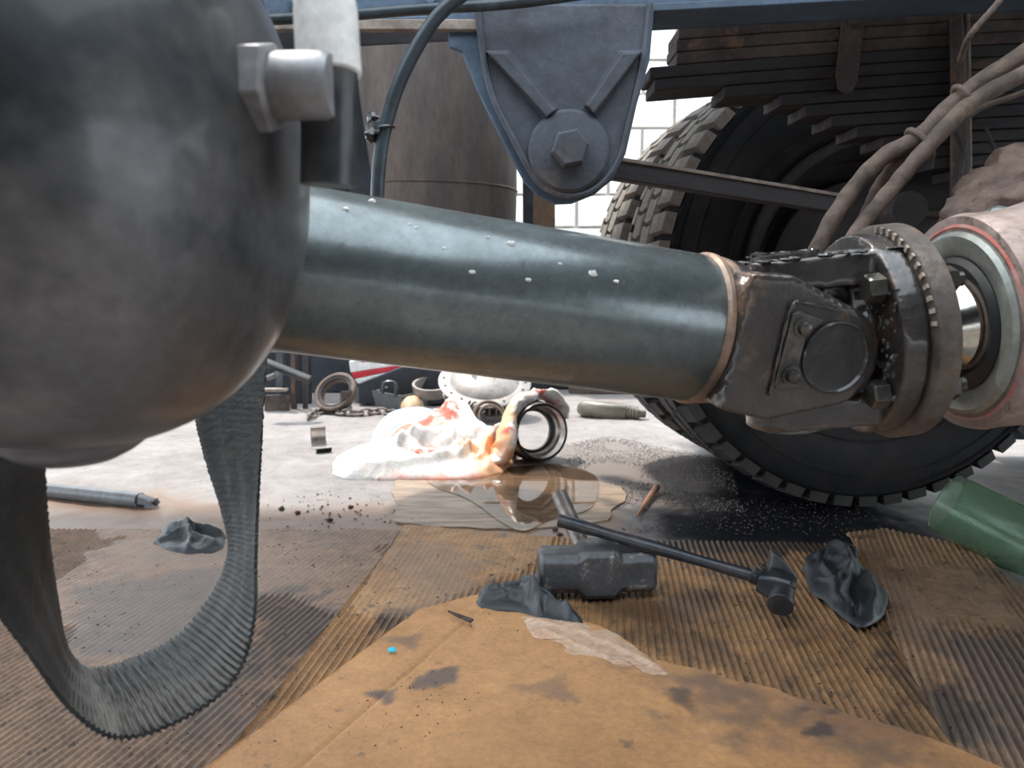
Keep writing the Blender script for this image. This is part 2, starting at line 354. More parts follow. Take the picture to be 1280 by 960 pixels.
o = obj('air_line', MB().tube(catmull([PY(300, 26, .93), PY(420, 20, .93), PY(520, 12, .93), PY(640, 4, .93), PY(760, -12, .93)]), .0065), M_['air_hose'])
tag(o, 'thin dark air line running along the chassis rail at the top', 'pipe')
o = obj('brake_hose', MB().tube(catmull([PY(640, -60, .80), PY(588, -15, .80), PY(543, 25, .80), PY(505, 90, .80), PY(484, 150, .80), PY(474, 205, .80), PY(471, 262, .80)], 12), .0072), M_['air_hose'])
tag(o, 'curved blue-black hose hanging down in front of the brown drum', 'hose')
mb = MB().torus(.0085, .002, basis(PY(482, 160, .80), (-.1, 0, 1)), 16, 6); random.seed(3)
for k in range(9):
    c = PY(467+random.uniform(-5, 6), 160+random.uniform(-14, 12), .80+random.uniform(-.01, .01)); mb.blob(c, (.006, .006, .006), None, .5, 3, k, 8)
obj('tape_knot', mb, M_['black_grease'], o)

# drum behind
dc = PY(520, 300, 1.62); dr = .2
drum = empty('brown_drum', (dc.x, 1.72, .42), 'brown dusty cylindrical drum with pale runs behind the curved hose', 'drum')
mb = MB(); zt = 1.06
dpr = [(0, .16), (0, .19), (.015, .205), (.28, .212), (.36, .212), (.44, .211), (.52, .208), (.62, .20), (.66, .19)]
mb.lathe(dpr, basis((dc.x, 1.78, .42), (0, 0, 1), (0, 1, 0)), 64)
for k, v in enumerate(mb.v): mb.v[k] = v - Vector(((.212-dpr[min(k//64, 8)][1]) if v.z > .71 else 0, 0, 0))
obj('shell', mb, M_['drum'], drum)
mb = MB().torus(.2115, .003, basis((dc.x, 1.78, .70), (0, 0, 1), (0, 1, 0)), 64, 6); obj('seam', mb, M_['drum'], drum)
for q_ in (-.08, .1): obj('mounting_strap', MB().box((dc.x+q_, 1.62, 1.06), (.03, .02, .2)), M_['chassis'], drum)

# mud flap and corrugated duct at the left
def plate(pxs, y, t, wob=0):
    A = [PY(px, py, y) for px, py in pxs]; B = [a + Vector((0, t, 0)) for a in A]; return MB().loft(A, B)
o = obj('mud_flap', plate([(322, 60), (440, 60), (428, 140), (444, 250), (440, 330), (322, 330)], 1.25, .03), M_['rubber'], bev=.004)
tag(o, 'black rubber mud flap hanging behind the tank elbow fitting', 'mud flap')
o = obj('steel_strut', plate([(409, 60), (440, 60), (470, 262), (440, 262)], 1.20, .014), M_['chassis_dust'], bev=.002)
tag(o, 'slanted grey strut beside the mud flap, above the shaft', 'strut')
mb = MB(); c0 = PY(308, 60, .75); pr = []
for k in range(34): pr.append((k*.009, .016 if k % 2 else .0195))
mb.lathe(pr, basis(c0, (0, 0, 1), (0, 1, 0)), 28)
o = obj('ribbed_duct', mb, M_['rubber'], sharp=60); tag(o, 'dark corrugated rubber duct at the top behind the tank', 'duct')

# ------------------------------------------------------------------ hanger bracket with its big bolt
hb = empty('hanger_bracket', PY(706, 190, .95), 'haze-tinted blue-grey triangular hanger bracket with one large hex bolt', 'bracket')
front = [(597, 5), (603, 60), (615, 118), (640, 170), (660, 208), (674, 228), (692, 240), (716, 245), (742, 237), (762, 218), (776, 192), (784, 160), (796, 110), (806, 60), (812, 5)]
back = [(560, 5), (560, 60), (577, 66), (598, 118), (632, 186), (655, 228), (672, 246), (694, 256), (714, 255), (742, 244), (766, 224), (782, 192), (796, 130), (812, 75), (818, 5)]
obj('casting', MB().loft([PY(a, b, .985) for a, b in back], [PY(a, b, 1.04) for a, b in back]), M_['chassis'], hb, bev=.004)
obj('face_plate', MB().loft([PY(a, b, .968) for a, b in front], [PY(a, b, .986) for a, b in front]), M_['chassis_dust'], hb, bev=.003)
rim = catmull([PY(a, b, .966) for a, b in front], 4)
obj('rim', MB().tube(rim, .0042, 8), M_['chassis_dust'], hb)
obj('rib', MB().loft([PY(a, b, .952) for a, b in ((610, 66), (632, 66), (694, 138), (684, 146))], [PY(a, b, .972) for a, b in ((604, 62), (638, 62), (700, 136), (678, 152))]), M_['chassis_dust'], hb, bev=.002)
obj('rib', MB().loft([PY(a, b, .952) for a, b in ((800, 66), (778, 66), (734, 132), (742, 142))], [PY(a, b, .972) for a, b in ((806, 62), (772, 62), (728, 132), (748, 148))]), M_['chassis_dust'], hb, bev=.002)
bc = PY(711, 189, .962)
obj('washer', MB().lathe([(0, .050), (.004, .046), (.006, .034)], basis(bc, (0, -1, 0)), 40), M_['chassis_dust'], hb)
def hexbolt(c, ax, r, h, rot=0, chamfer=True, M=None):
    B = basis(c, ax, (0, 0, 1) if abs(Vector(ax).normalized().z) < .9 else (0, 1, 0)) @ Matrix.Rotation(rot, 4, 'X')
    mb = MB(); mb.lathe([(0, r), (h*.85, r), (h, r*.86)], B, 6); return mb
obj('hex_bolt', hexbolt(bc+Vector((0, -.005, 0)), (0, -1, 0), .0235, .024, .2), M_['chassis_dust'], hb, sharp=25, bev=.0008)
# pale posts seen in the gap under the bracket
o = obj('hanging_post', plate([(664, -50), (694, -50), (694, 330), (664, 330)], 2.1, .04), M_['tan'], bev=.004); tag(o, 'pale post in the bright gap just below the bracket', 'post')
o = obj('steel_tube_post', plate([(652, -60), (667, -60), (667, 330), (654, 330)], 1.9, .03), M_['chassis_dust'], bev=.004); tag(o, 'narrow grey post left of the pale post below the bracket', 'post')

# ------------------------------------------------------------------ leaf spring
ls = empty('leaf_spring', PY(1060, 90, 1.25), 'dusty brown pack of stacked spring leaves at the upper right', 'leaf spring')
NL = 14
def leaf_top(i, px): return 34 - (px-850)*.078 + i*15.2 + .00004*(px-850)**2 + (1280-px)*.0002*i*4
for i in range(NL):
    x0 = 848 if i == 0 else (846 if i < 3 else 812 + 27*(i-3))
    if i in (3, 4, 5): x0 = (812, 818, 905)[i-3]
    if i > 5: x0 = 975 + 32*(i-6)
    x0 = max(x0, 812); top = []; n = 24
    for k in range(n+1):
        px = x0 + (1560-x0)*k/n; top.append((px, leaf_top(i, px)))
    A = []; y0, y1 = 1.24, 1.32
    T = [PY(a, b, y0) for a, b in top]; th = .0178
    mb = MB(); N = len(T); vs = []
    for t in T: vs += [t, t+Vector((0, .08, 0)), t+Vector((0, .08, -th)), t+Vector((0, 0, -th))]
    fs = [(0, 1, 2, 3), tuple(4*(N-1)+q for q in (3, 2, 1, 0))]
    for k in range(N-1):
        for q in range(4): fs.append((4*k+q, 4*k+(q+1) % 4, 4*k+4+(q+1) % 4, 4*k+4+q))
    mb.add(vs, fs); obj('leaf', mb, M_['rust'] if i < 3 else M_['dark_rust'], ls, bev=.003)
cl = [(1047, 112), (1044, 95), (1050, 40), (1052, 24), (1060, 17), (1072, 17), (1080, 26), (1079, 45), (1072, 100), (1066, 114), (1056, 118)]
clip = obj('spring_clip', MB().loft([PY(a, b, 1.222) for a, b in cl], [PY(a, b, 1.238) for a, b in cl]), M_['rust'], ls, bev=.003)
obj('clip_bolt', hexbolt(PY(1066, 27, 1.222), (0, -1, 0), .008, .006), M_['rust'], clip)
ub = [(1186, 8), (1203, 8), (1207, 60), (1210, 120), (1212, 300), (1187, 300), (1188, 120)]
obj('u_bolt', MB().loft([PY(a, b, 1.205) for a, b in ub], [PY(a, b, 1.236) for a, b in ub]), M_['rust'], ls, bev=.006)
obj('u_bolt', MB().cyl(PY(1209, 2, 1.23), PY(1213, 300, 1.23), .004, n=10), M_['lit_dust_edge'], ls)

# spring seat and axle parts behind
ax = empty('spring_seat', PY(1180, 240, 1.42), 'brown dusty spring seat and axle beam below the leaf pack', 'axle')
obj('seat_block', MB().box(PY(1235, 215, 1.46), (.34, .14, .12)), M_['rust'], ax, bev=.01)
obj('side_plate', MB().loft([PY(a, b, 1.36) for a, b in ((1100, 200), (1190, 182), (1330, 150), (1330, 330), (1110, 330))], [PY(a, b, 1.40) for a, b in ((1100, 200), (1190, 182), (1330, 150), (1330, 330), (1110, 330))]), M_['dark_rust'], ax, bev=.006)
obj('stop_pad', MB().lathe([(0, .03), (.05, .03)], basis(PY(1118, 265, 1.30), (0, -1, 0)), 20), M_['dark_rust'], ax, bev=.003)
mb = MB()
mb.box(PY(1205, 268, 1.355), (.22, .03, .012)); mb.box(PY(1235, 196, 1.35), (.2, .03, .010)); obj('bracket_lip', mb, M_['rust'], ax, bev=.003)
mb = MB().tube(catmull([PY(1195, 165, 1.19), PY(1203, 190, 1.19), PY(1200, 225, 1.19)]), .003).tube(catmull([PY(1232, 160, 1.19), PY(1244, 195, 1.19), PY(1243, 240, 1.19)]), .003)
o = obj('thin_cable', mb, M_['rubber']); tag(o, 'thin black cables drooping behind the hoses, beside the upright strap', 'cable')

# radius rod
tr = empty('radius_rod', PY(900, 230, 1.12), 'dark straight radius rod crossing in front of the tyre', 'rod')
A = [PY(760, 196, 1.10), PY(760, 222, 1.10), PY(1060, 268, 1.2), PY(1060, 245, 1.2)]
obj('bar', MB().loft(A, [a+Vector((0, .03, 0)) for a in A]), M_['dark_rust'], tr, bev=.003)
A = [PY(760, 194, 1.095), PY(760, 198, 1.095), PY(1060, 247, 1.195), PY(1060, 243, 1.195)]
obj('lip', MB().loft(A, [a+Vector((0, .035, 0)) for a in A]), M_['lit_dust_edge'], tr)  # highlight along the top edge, painted as a pale strip

# hoses at the right
def hose(pts, r, label, name='air_hose', m='hose'):
    o = obj(name, MB().tube(catmull([PY(*p) for p in pts], 12), lambda t: r*(1+.05*sin(t*60))), M_[m]); tag(o, label, 'hose'); return o
h1 = hose([(1420, -20, .93), (1290, 60, .93), (1200, 122, .93), (1150, 170, .93), (1105, 196, .94), (1070, 232, .95), (1040, 275, .95), (1015, 325, .95)], .0105, 'thick brown dusty hose, outermost and topmost of the three')
hose([(1152, 176, .955), (1122, 205, .95), (1100, 232, .97), (1086, 262, .97), (1066, 300, .97)], .0085, 'middle dusty hose between the other two, ending lower left')
hose([(1300, 82, .915), (1215, 128, .915), (1160, 183, .915), (1118, 232, .91), (1082, 276, .91), (1052, 318, .91)], .0095, 'lowest brown dusty hose, nearest the flange')
hose([(1300, 108, .96), (1262, 122, .96), (1225, 136, .96), (1190, 160, .96)], .0035, 'thin grey hose joining the bundle from the right edge')
hose([(1260, -12, .9), (1240, 12, .9), (1212, 45, .9), (1200, 75, .95)], .0035, 'thin pale cable slanting at the top right corner', 'cable')
mb = MB(); mb.torus(.0125, .003, basis(PY(1202, 121, .925), (-1, 0, -.75)), 20, 8, 1, 1.1); obj('hose_clamp', mb, M_['hose'], h1)
mb = MB(); mb.torus(.021, .0035, basis(PY(1150, 180, .93), (-1, 0, -.9)), 24, 8, .75, 1.0); obj('hose_clamp', mb, M_['hose'], h1)

# ------------------------------------------------------------------ wheels
def wheel(cpos, label, rows, first=None, arc=None):
    Mx = Matrix.Translation(cpos) @ Matrix.Rotation(radians(6.6), 4, 'Z') @ Matrix.Rotation(radians(90), 4, 'Z')   # local X = axle, away from camera
    t = empty('wheel', cpos, label, 'wheel', M=Mx)
    W = .135
    pr = [(-W+.03, .30), (-W+.005, .33), (-W-.006, .38), (-W-.004, .42), (-W+.008, .455), (-W+.014, .468), (-W+.030, .484), (0, .488), (W-.03, .484), (W-.014, .468), (W-.004, .42), (W-.005, .33), (W-.03, .30)]
    tyre = obj('tyre', MB().lathe(pr, None, 96, caps=False), M_['tyre'], t, local=True)
    mb = MB()
    for R, xx in ((.462, -W+.0085), (.458, -W+.0065), (.454, -W+.005), (.42, -W-.005), (.345, -W-.002)): mb.torus(R, .0016, Matrix.Translation((xx, 0, 0)), 96, 6)
    obj('sidewall_bead', mb, M_['tyre'], tyre, local=True)
    mb = MB(); mb.lathe([(-W+.028, .305), (-W+.01, .300), (-W+.012, .285), (-W+.04, .275), (-W+.06, .26), (-.02, .255), (0, .20), (.03, .19)], None, 64, caps=False); obj('rim', mb, M_['rim'], t, local=True)
    mb = MB(); mb.lathe([(-.02, .05), (-.05, .20), (-.05, .215), (.05, .225)], None, 64, caps=False); mb.lathe([(-.14, .06), (-.05, .085), (.0, .085)], None, 40); obj('brake_drum', mb, M_['rim'], t, local=True)
    # tread blocks
    NB = 52; proto = {}
    for r in range(4):
        xc = (-.098, -.034, .034, .098)[r]; wd = .058 if r in (0, 3) else .056
        off = .5 if r % 2 else 0
        ang = 2*pi/NB
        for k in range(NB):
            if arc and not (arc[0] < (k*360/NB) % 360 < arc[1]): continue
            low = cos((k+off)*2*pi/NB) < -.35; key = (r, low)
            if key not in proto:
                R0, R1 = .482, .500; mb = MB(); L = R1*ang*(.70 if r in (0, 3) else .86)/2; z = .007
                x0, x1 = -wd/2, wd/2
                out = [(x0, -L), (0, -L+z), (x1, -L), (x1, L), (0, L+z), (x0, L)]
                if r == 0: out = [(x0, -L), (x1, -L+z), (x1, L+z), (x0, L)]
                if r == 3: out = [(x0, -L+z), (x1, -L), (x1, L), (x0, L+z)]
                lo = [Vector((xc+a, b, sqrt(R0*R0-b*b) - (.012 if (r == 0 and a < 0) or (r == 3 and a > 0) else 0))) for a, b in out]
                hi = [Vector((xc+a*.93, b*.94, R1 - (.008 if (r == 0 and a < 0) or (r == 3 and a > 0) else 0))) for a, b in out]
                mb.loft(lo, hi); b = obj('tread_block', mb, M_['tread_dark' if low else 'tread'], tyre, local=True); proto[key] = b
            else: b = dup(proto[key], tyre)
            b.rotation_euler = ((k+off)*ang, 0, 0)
    return t
wc = Vector((.765, 1.735, .502))
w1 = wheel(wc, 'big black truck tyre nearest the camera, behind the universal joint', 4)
axd = Vector((-sin(radians(6.6)), cos(radians(6.6)), 0))
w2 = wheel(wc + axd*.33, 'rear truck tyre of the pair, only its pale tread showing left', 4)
# axle beam from the wheel to the differential
o = obj('axle_tube', MB().cyl(Vector((.80, 1.62, .50)), Vector((.90, .95, .50)), .07, .085, 28), M_['dark_rust']); tag(o, 'dark axle tube between the wheel and the differential', 'axle')

# ------------------------------------------------------------------ propeller shaft
A0 = P(330, 331, .54); B0 = P(850, 408, .62); s = (B0-A0).normalized(); J = A0 + s*((.234-A0.x)/s.x)
wv = Vector((s.y, -s.x, 0)).normalized(); wv = (wv + Vector((0, 0, -.10))).normalized(); wv = (wv - s*wv.dot(s)).normalized()
F = Matrix((s, wv.cross(s)*1, wv)).transposed()   # columns: x = along shaft, y = up-ish, z = toward camera
vv = wv.cross(s)
if vv.z < 0: vv = -vv
F = Matrix((s, vv, wv)).transposed().to_4x4(); F.translation = J
sh = empty('propeller_shaft', J, 'large grey-green propeller shaft with greasy universal joint, crossing the picture', 'drive shaft')
Bx = basis(J, s)
obj('tube', MB().lathe([(-.56, .0600), (-.093, .0600), (-.0905, .0585)], Bx, 96), M_['tube'], sh)
obj('weld_bead', MB().lathe([(-.0925, .0595), (-.090, .0622), (-.0865, .0622), (-.084, .0600)], Bx, 96, caps=False), M_['weld'], sh)
obj('weld_bead', MB().lathe([(-.084, .0600), (-.081, .0592), (-.078, .0605), (-.0745, .0600), (-.073, .058)], Bx, 96, caps=False), M_['weld'], sh)
def arc(cx, cy, r, a0, a1, n=12): return [(cx+r*cos(radians(a0+(a1-a0)*k/n)), cy+r*sin(radians(a0+(a1-a0)*k/n))) for k in range(n+1)]
ear = [(-.084, -.052), (-.045, -.056)] + arc(0, 0, .040, -75, 75) + [(-.050, .056), (-.084, .052)]
mb = MB(); mb.lathe([(-.084, .0595), (-.064, .0595), (-.050, .053), (-.045, .03)], Bx, 64)
for sg in (1, -1):
    mb.prism(ear, sg*.036, sg*.064, F)
    mb.prism([(-.086, -.043), (-.05, -.045), (-.05, .045), (-.086, .043)], sg*.02, sg*.058, F)
obj('tube_yoke', mb, M_['yoke'], sh, remesh=.0022, sm=6)
for sg in (1, -1):
    C = F @ Matrix.Translation((0, 0, sg*.064)) @ Matrix.Rotation(-sg*pi/2, 4, 'Y')
    cap = obj('bearing_cap', MB().lathe([(-.004, .0285), (.0025, .0285), (.0035, .027), (.0015, .0255), (.0012, 0.0001)], C, 48), M_['black_grease'], sh)
FL = F
pl = [(-.047, -.027), (-.044, -.030), (-.020, -.027), (-.030, -.012), (-.030, .014), (-.018, .027), (-.040, .031), (-.046, .028)]
obj('lock_plate', MB().prism(pl, .0635, .0668, FL), M_['bolt'], sh, bev=.001)
rp = [F @ Vector((a, b, .066)) for a, b in ((-.048, -.036), (-.049, 0), (-.048, .033), (-.040, .037), (-.010, .036))]
obj('grease_ridge', MB().tube(catmull(rp), lambda t: .0013+.0005*sin(t*40), 8), M_['bolt'], sh)
for b_ in (-.018, .019):
    q = F @ Vector((-.036 + .001, b_, .0665)); obj('cap_bolt', MB().lathe([(0, .0078), (.0015, .0078), (.0018, .0055), (.006, .0052), (.0075, .003)], basis(q, wv), 20), M_['bolt'], sh)
obj('cross', MB().cyl(F @ Vector((0, 0, -.06)), F @ Vector((0, 0, .06)), .018).cyl(F @ Vector((0, -.066, 0)), F @ Vector((0, .066, 0)), .018).blob(J, (.03, .03, .03)), M_['black_grease'], sh)

# flange yoke
pd = Vector((.985, .045, .105)).normalized()
vu = Vector((0, 0, 1)); vu = (vu - pd*vu.dot(pd)).normalized(); wn = pd.cross(vu)
if wn.y > 0: wn = -wn
Q = Matrix((pd, wn, vu)).transposed().to_4x4(); Q.translation = J      # x along pinion, y toward camera, z up
mb = MB()
ear2 = arc(0, 0, .038, 120, 240, 12) + [(.03, -.040), (.062, -.046), (.062, .046), (.03, .040)]
for sg in (1, -1): mb.prism(ear2, sg*.044, sg*.070, Q)
mb.lathe([(.030, .03), (.05, .040), (.062, .048)], Q, 40)
mb.prism([(.04, -.030), (.06, -.034), (.06, .034), (.04, .030)], -.06, .06, Q)
X = Q
def cdisc(x0, x1, r, n=56): return [(x0, r-.002), (x0+.002, r), (x1-.002, r), (x1, r-.002)]
mb.lathe([(.054, .084), (.074, .084)], X, 56)
obj('flange_yoke', mb, M_['yoke'], sh, remesh=.0022, sm=3)
for sg in (1, -1): obj('bearing_cap', MB().lathe([(0, .026), (.004, .026), (.005, .022)], basis(J+vu*sg*.070, vu*sg, (0, 1, 0)), 32), M_['bolt'], sh)
for a in (37, 143, 217, 323):
    c = J + pd*.054 + (wn*cos(radians(a)) + vu*sin(radians(a)))*.069
    fb_ = obj('flange_bolt', hexbolt(c-pd*.001, -pd, .0118, .013, .3+a), M_['bolt'], sh, sharp=25, bev=.0006)
    obj('nut', hexbolt(c+pd*.044, pd, .0115, .012, a).cyl(c+pd*.05, c+pd*.062, .006, n=12), M_['bolt'], fb_, sharp=25)
# grease lumps, oily smear on top ear
random.seed(5); mb = MB()
for k in range(46):
    a = random.uniform(-.04, .075); b2 = random.uniform(-.035, .05); c = Q @ Vector((a, b2, .0705)); r = random.uniform(.0012, .003); mb.blob(c, (r*2.2, r*1.8, r*.7), None, .4, 2, k, 8)
for k in range(50):
    a = random.uniform(.02, .052); c = Q @ Vector((.0535, random.uniform(.03, .075), random.uniform(-.045, .045))); r = random.uniform(.0008, .0028); mb.blob(c, (r, r, r*1.5), None, .4, 2, k, 8)
tag(obj('grease_lumps', mb, M_['black_grease'], sh), kind='stuff')
mb = MB()
for k in range(26):
    a = random.uniform(.01, .06); c = Q @ Vector((a-.03, random.uniform(-.035, .01), .072+random.uniform(0, .003))); r = random.uniform(.003, .006); mb.blob(c, (r*1.5, r*1.3, r*.5), None, .5, 2, k, 10)
tag(obj('wet_grease', mb, M_['black_grease'], sh), kind='stuff')
# paint flakes and droplets on the tube
random.seed(8); mb = MB()
for px, py in ((610, 297), (638, 305), (520, 285), (465, 252), (512, 280), (555, 310), (740, 342), (700, 330), (432, 262), (770, 352), (590, 340), (660, 350)):
    t = (px-330)/520; d0 = .54+.08*t; ctr = A0 + s*((px-330)/520*(B0-A0).length)
    # cast from the eye to the tube surface
    r_ = ray(px, py).normalized(); oc = EYE - ctr; dd = r_ - s*r_.dot(s); oo = oc - s*oc.dot(s)
    a_, b_, c_ = dd.dot(dd), 2*dd.dot(oo), oo.dot(oo)-.0601**2; q = b_*b_-4*a_*c_
    if q <= 0: continue
    hp = EYE + r_*((-b_-sqrt(q))/(2*a_)); r = random.uniform(.0007, .0022); mb.blob(hp, (r*1.6, r*.5, r), None, .4, 2, px, 10)
tag(obj('paint_flakes', mb, M_['whitep'], sh), kind='stuff')

# ------------------------------------------------------------------ differential with its companion flange
df = empty('differential', J+pd*.2, 'muddy pinkish differential housing with bright pinion seal at the right edge', 'differential')
obj('companion_flange', MB().lathe([(.0755, .03), (.0755, .087), (.0775, .090), (.094, .090), (.096, .087), (.098, .045), (.12, .035)], X, 72), M_['flange'], df)
mb = MB()
for k in range(13):
    a = .15+k*.11; c = J + pd*.0752 + (wn*cos(a)+vu*sin(a))*.0865; mb.box((0, 0, 0), (.002, .0035, .005), basis(c, pd, wn*cos(a)+vu*sin(a)))
tag(obj('rim_teeth', mb, M_['lit_dust_edge'], df), kind='stuff')
obj('pinion_neck', MB().lathe([(.098, .036), (.128, .036), (.129, .033), (.136, .034), (.142, .038), (.146, .036), (.17, .04)], X, 48, caps=False), M_['bright'], df)
obj('rubber_lip', MB().lathe([(.148, .040), (.143, .046), (.141, .052), (.145, .057), (.152, .058)], X, 64, caps=False), M_['rubber'], df)
obj('seal_plate', MB().lathe([(.160, .03), (.147, .056), (.144, .060), (.143, .074), (.146, .0775), (.16, .0775)], X, 72, caps=False), M_['seal'], df)
obj('red_gasket', MB().lathe([(.150, .077), (.147, .081), (.148, .0835), (.156, .0835)], X, 72, caps=False), M_['red_gasket'], df)
mb = MB(); mb.lathe([(.148, .079), (.148, .090), (.155, .092), (.165, .091), (.19, .092), (.22, .098), (.26, .115), (.32, .14), (.40, .16), (.5, .17)], X, 72)
obj('housing', mb, M_['housing'], df)
c = P(1300, 285, .86)
mb = MB(); mb.blob(c, (.10, .09, .065), None, .25, 3, 4, 48); mb.blob(P(1225, 290, .84), (.04, .04, .03), None, .3, 4, 9, 30); mb.blob(P(1330, 262, .9), (.12, .1, .08), None, .25, 3, 7, 40)
obj('mud_crust', mb, M_['mud'], df, remesh=.004, sm=1)
obj('plug', MB().blob(P(1248, 266, .80), (.012, .01, .007), None, .2, 3, 2, 14), M_['seal'], df)

# ------------------------------------------------------------------ air tank at the left
TC = P(60, 208, .36)
tk = empty('air_tank', TC, 'big dark out-of-focus air tank filling the left edge', 'tank')
tx = Vector((1, -.08, .0)).normalized(); TB = basis(TC + tx*(-.005), tx)
R = .134; pr = [(-.6, R), (-.04, R), (.0, R*.995)]
xe = .116
for k in range(1, 22):
    t = k/21; x = xe*sin(t*pi/2); pr.append((x, R*max(0.001, (1-(x/xe)**2.9))**(1/2.5)))
obj('shell', MB().lathe(pr, TB, 96), M_['tank'], tk, sharp=80)
obj('seam', MB().torus(R+.0005, .0025, TB @ Matrix.Translation((-.03, 0, 0)), 96, 8), M_['tank'], tk)
obj('drain_boss', MB().lathe([(0, .040), (.012, .036), (.018, .028), (.022, .02)], basis(P(88, 520, .38), (0, 0, -1), (0, 1, 0)), 32), M_['tank'], tk)
fcx = P(318, 118, .335)
fx = Vector((1, -.04, 0)).normalized()
obj('port_boss', MB().lathe([(-.035, .040), (-.012, .030), (0, .024)], basis(P(312, 108, .34), fx), 32), M_['tank'], tk)
obj('hex_nut', hexbolt(P(313, 110, .335), fx, .0205, .012, .3), M_['fitting'], tk, sharp=25, bev=.001)
el = obj('elbow_fitting', MB().lathe([(0, .013), (.004, .0145), (.024, .0145), (.027, .013), (.027, .001)], basis(P(340, 108, .333), fx), 32), M_['fitting'], tk)
obj('end_cap', MB().lathe([(0, .0125), (.05, .0125)], basis(P(410, 232, .350), (0.05, 0, 1), (0, 1, 0)), 32), M_['tank'], el)
obj('sleeve', MB().lathe([(0, .0125), (.002, .0145), (.030, .0143), (.040, .013), (.046, .009)], basis(P(412, 98, .345), (-.05, .1, 1), (0, 1, 0)), 32), M_['whitep'], el)
obj('tape_joint', MB().lathe([(0, .011), (.006, .0128), (.01, .0125)], basis(P(413, 104, .346), (-.05, .1, 1), (0, 1, 0)), 32), M_['weld'], el)

# ------------------------------------------------------------------ strap loop
prof = [(250, 405, .66, 336, 405, .655), (236, 436, .65, 334, 436, .65), (240, 500, .635, 330, 500, .63), (256, 570, .62, 326, 570, .60), (278, 640, .605, 322, 640, .575), (286, 690, .595, 320, 700, .55),
        (266, 742, .59, 317, 780, .525), (222, 795, .585, 292, 850, .505), (165, 824, .575, 226, 900, .49), (112, 836, .565, 150, 922, .475), (84, 812, .54, 92, 890, .455), (70, 745, .515, 38, 820, .435),
        (60, 670, .48, -20, 740, .415), (55, 590, .45, -58, 650, .40), (52, 540, .42, -66, 540, .39), (50, 480, .40, -66, 480, .37)]
SA = catmull([P(a, b, c) for a, b, c, _, _, _ in prof], 40); SB = catmull([P(d, e, f) for _, _, _, d, e, f in prof], 40)
mb = MB(); random.seed(2); nW = 14; n = len(SA); vs = []
for side in (0, 1):
    for i in range(n):
        t = (SA[min(i+1, n-1)]-SA[max(i-1, 0)]).normalized(); wd = (SB[i]-SA[i]).normalized(); nn = t.cross(wd).normalized()
        ja, jb = random.uniform(-.0007, .0007), random.uniform(-.0007, .0007)
        for k in range(nW+1):
            u = k/nW; q = SA[i].lerp(SB[i], u)
            if k == 0: q = q + wd*ja
            if k == nW: q = q + wd*jb
            rip = .0009*sin(i*1.35+1.2*sin(u*5)) * (.12+.88*smooth(210, 270, i)*(1-smooth(370, 420, i))) + .0006*sin(u*19)
            vs.append(q + nn*(rip + (.0014 if side else -.0014)))
fs = []
def vid(sd_, i, k): return sd_*n*(nW+1) + i*(nW+1) + k
for i in range(n-1):
    for k in range(nW):
        fs.append((vid(0, i, k), vid(0, i+1, k), vid(0, i+1, k+1), vid(0, i, k+1))); fs.append((vid(1, i, k), vid(1, i, k+1), vid(1, i+1, k+1), vid(1, i+1, k)))
    for k in (0, nW): fs.append((vid(0, i, k), vid(1, i, k), vid(1, i+1, k), vid(0, i+1, k)))
for i in (0, n-1):
    for k in range(nW): fs.append((vid(0, i, k), vid(0, i, k+1), vid(1, i, k+1), vid(1, i, k)))
mb.add(vs, fs); o = obj('webbing_strap', mb, M_['strap'], sharp=70); tag(o, 'dark grey frayed webbing strap hanging in a loop below the tank', 'strap')

# ------------------------------------------------------------------ cardboard on the floor
def sheet(name, pxs, az, z0, pitch, m, label, expo, stain, amp=.0024, thick=.004, nv=110, jag=.006, sub=6, curl=None, seed=0):
    poly = area(pxs); d = Vector((sin(radians(az)), cos(radians(az)))); c = Vector((d.y, -d.x))
    uv = [(p.x*c.x+p.y*c.y, p.x*d.x+p.y*d.y) for p in poly]
    us = [q[0] for q in uv]; u0, u1 = min(us)+1e-4, max(us)-1e-4; nu = int((u1-u0)/(pitch/sub)); rows = []
    for i in range(nu+1):
        u = u0+(u1-u0)*i/nu; hit = []
        for k in range(len(uv)):
            a, b = uv[k], uv[(k+1) % len(uv)]
            if (a[0] > u) != (b[0] > u): hit.append(a[1]+(b[1]-a[1])*(u-a[0])/(b[0]-a[0]))
        if len(hit) < 2: continue
        j = jag*fb((u, seed, 0), 22); rows.append((u, min(hit)+jag*fb((u, seed+5, 0), 22), max(hit)+j))
    mb = MB(); top = []
    for u, a, b in rows:
        for k in range(-1, nv+2):
            kk = max(0, min(nv, k)); v = a+(b-a)*kk/nv; x = u*c.x+v*d.x; y = u*c.y+v*d.y
            e = expo(x, y); cz = curl(x, y) if curl else 0
            z = z0 + amp*e*(1.1-2*abs(sin(pi*u/pitch))**.8) + .0022*(1-e) + .0016*fb((x, y, seed), 5) + .0006*fb((x, y, seed), 45) + cz
            if k != kk: z = z - thick
            mb.v.append(Vector((x, y, z)))
    st = nv+3; N = len(rows)
    for i in range(N-1):
        for k in range(st-1): mb.f.append((i*st+k, (i+1)*st+k, (i+1)*st+k+1, i*st+k+1))
    # side skirts
    for i in (0, N-1):
        base = len(mb.v)
        for k in range(st): mb.v.append(mb.v[i*st+k] - Vector((0, 0, thick)))
        for k in range(st-1): mb.f.append((i*st+k, i*st+k+1, base+k+1, base+k) if i else (i*st+k+1, i*st+k, base+k, base+k+1))
    mb.keep = True
    o = obj(name, mb, m, sharp=80, origin=(0, 0, 0)); tag(o, label, 'cardboard'); paint(o, stain); return o
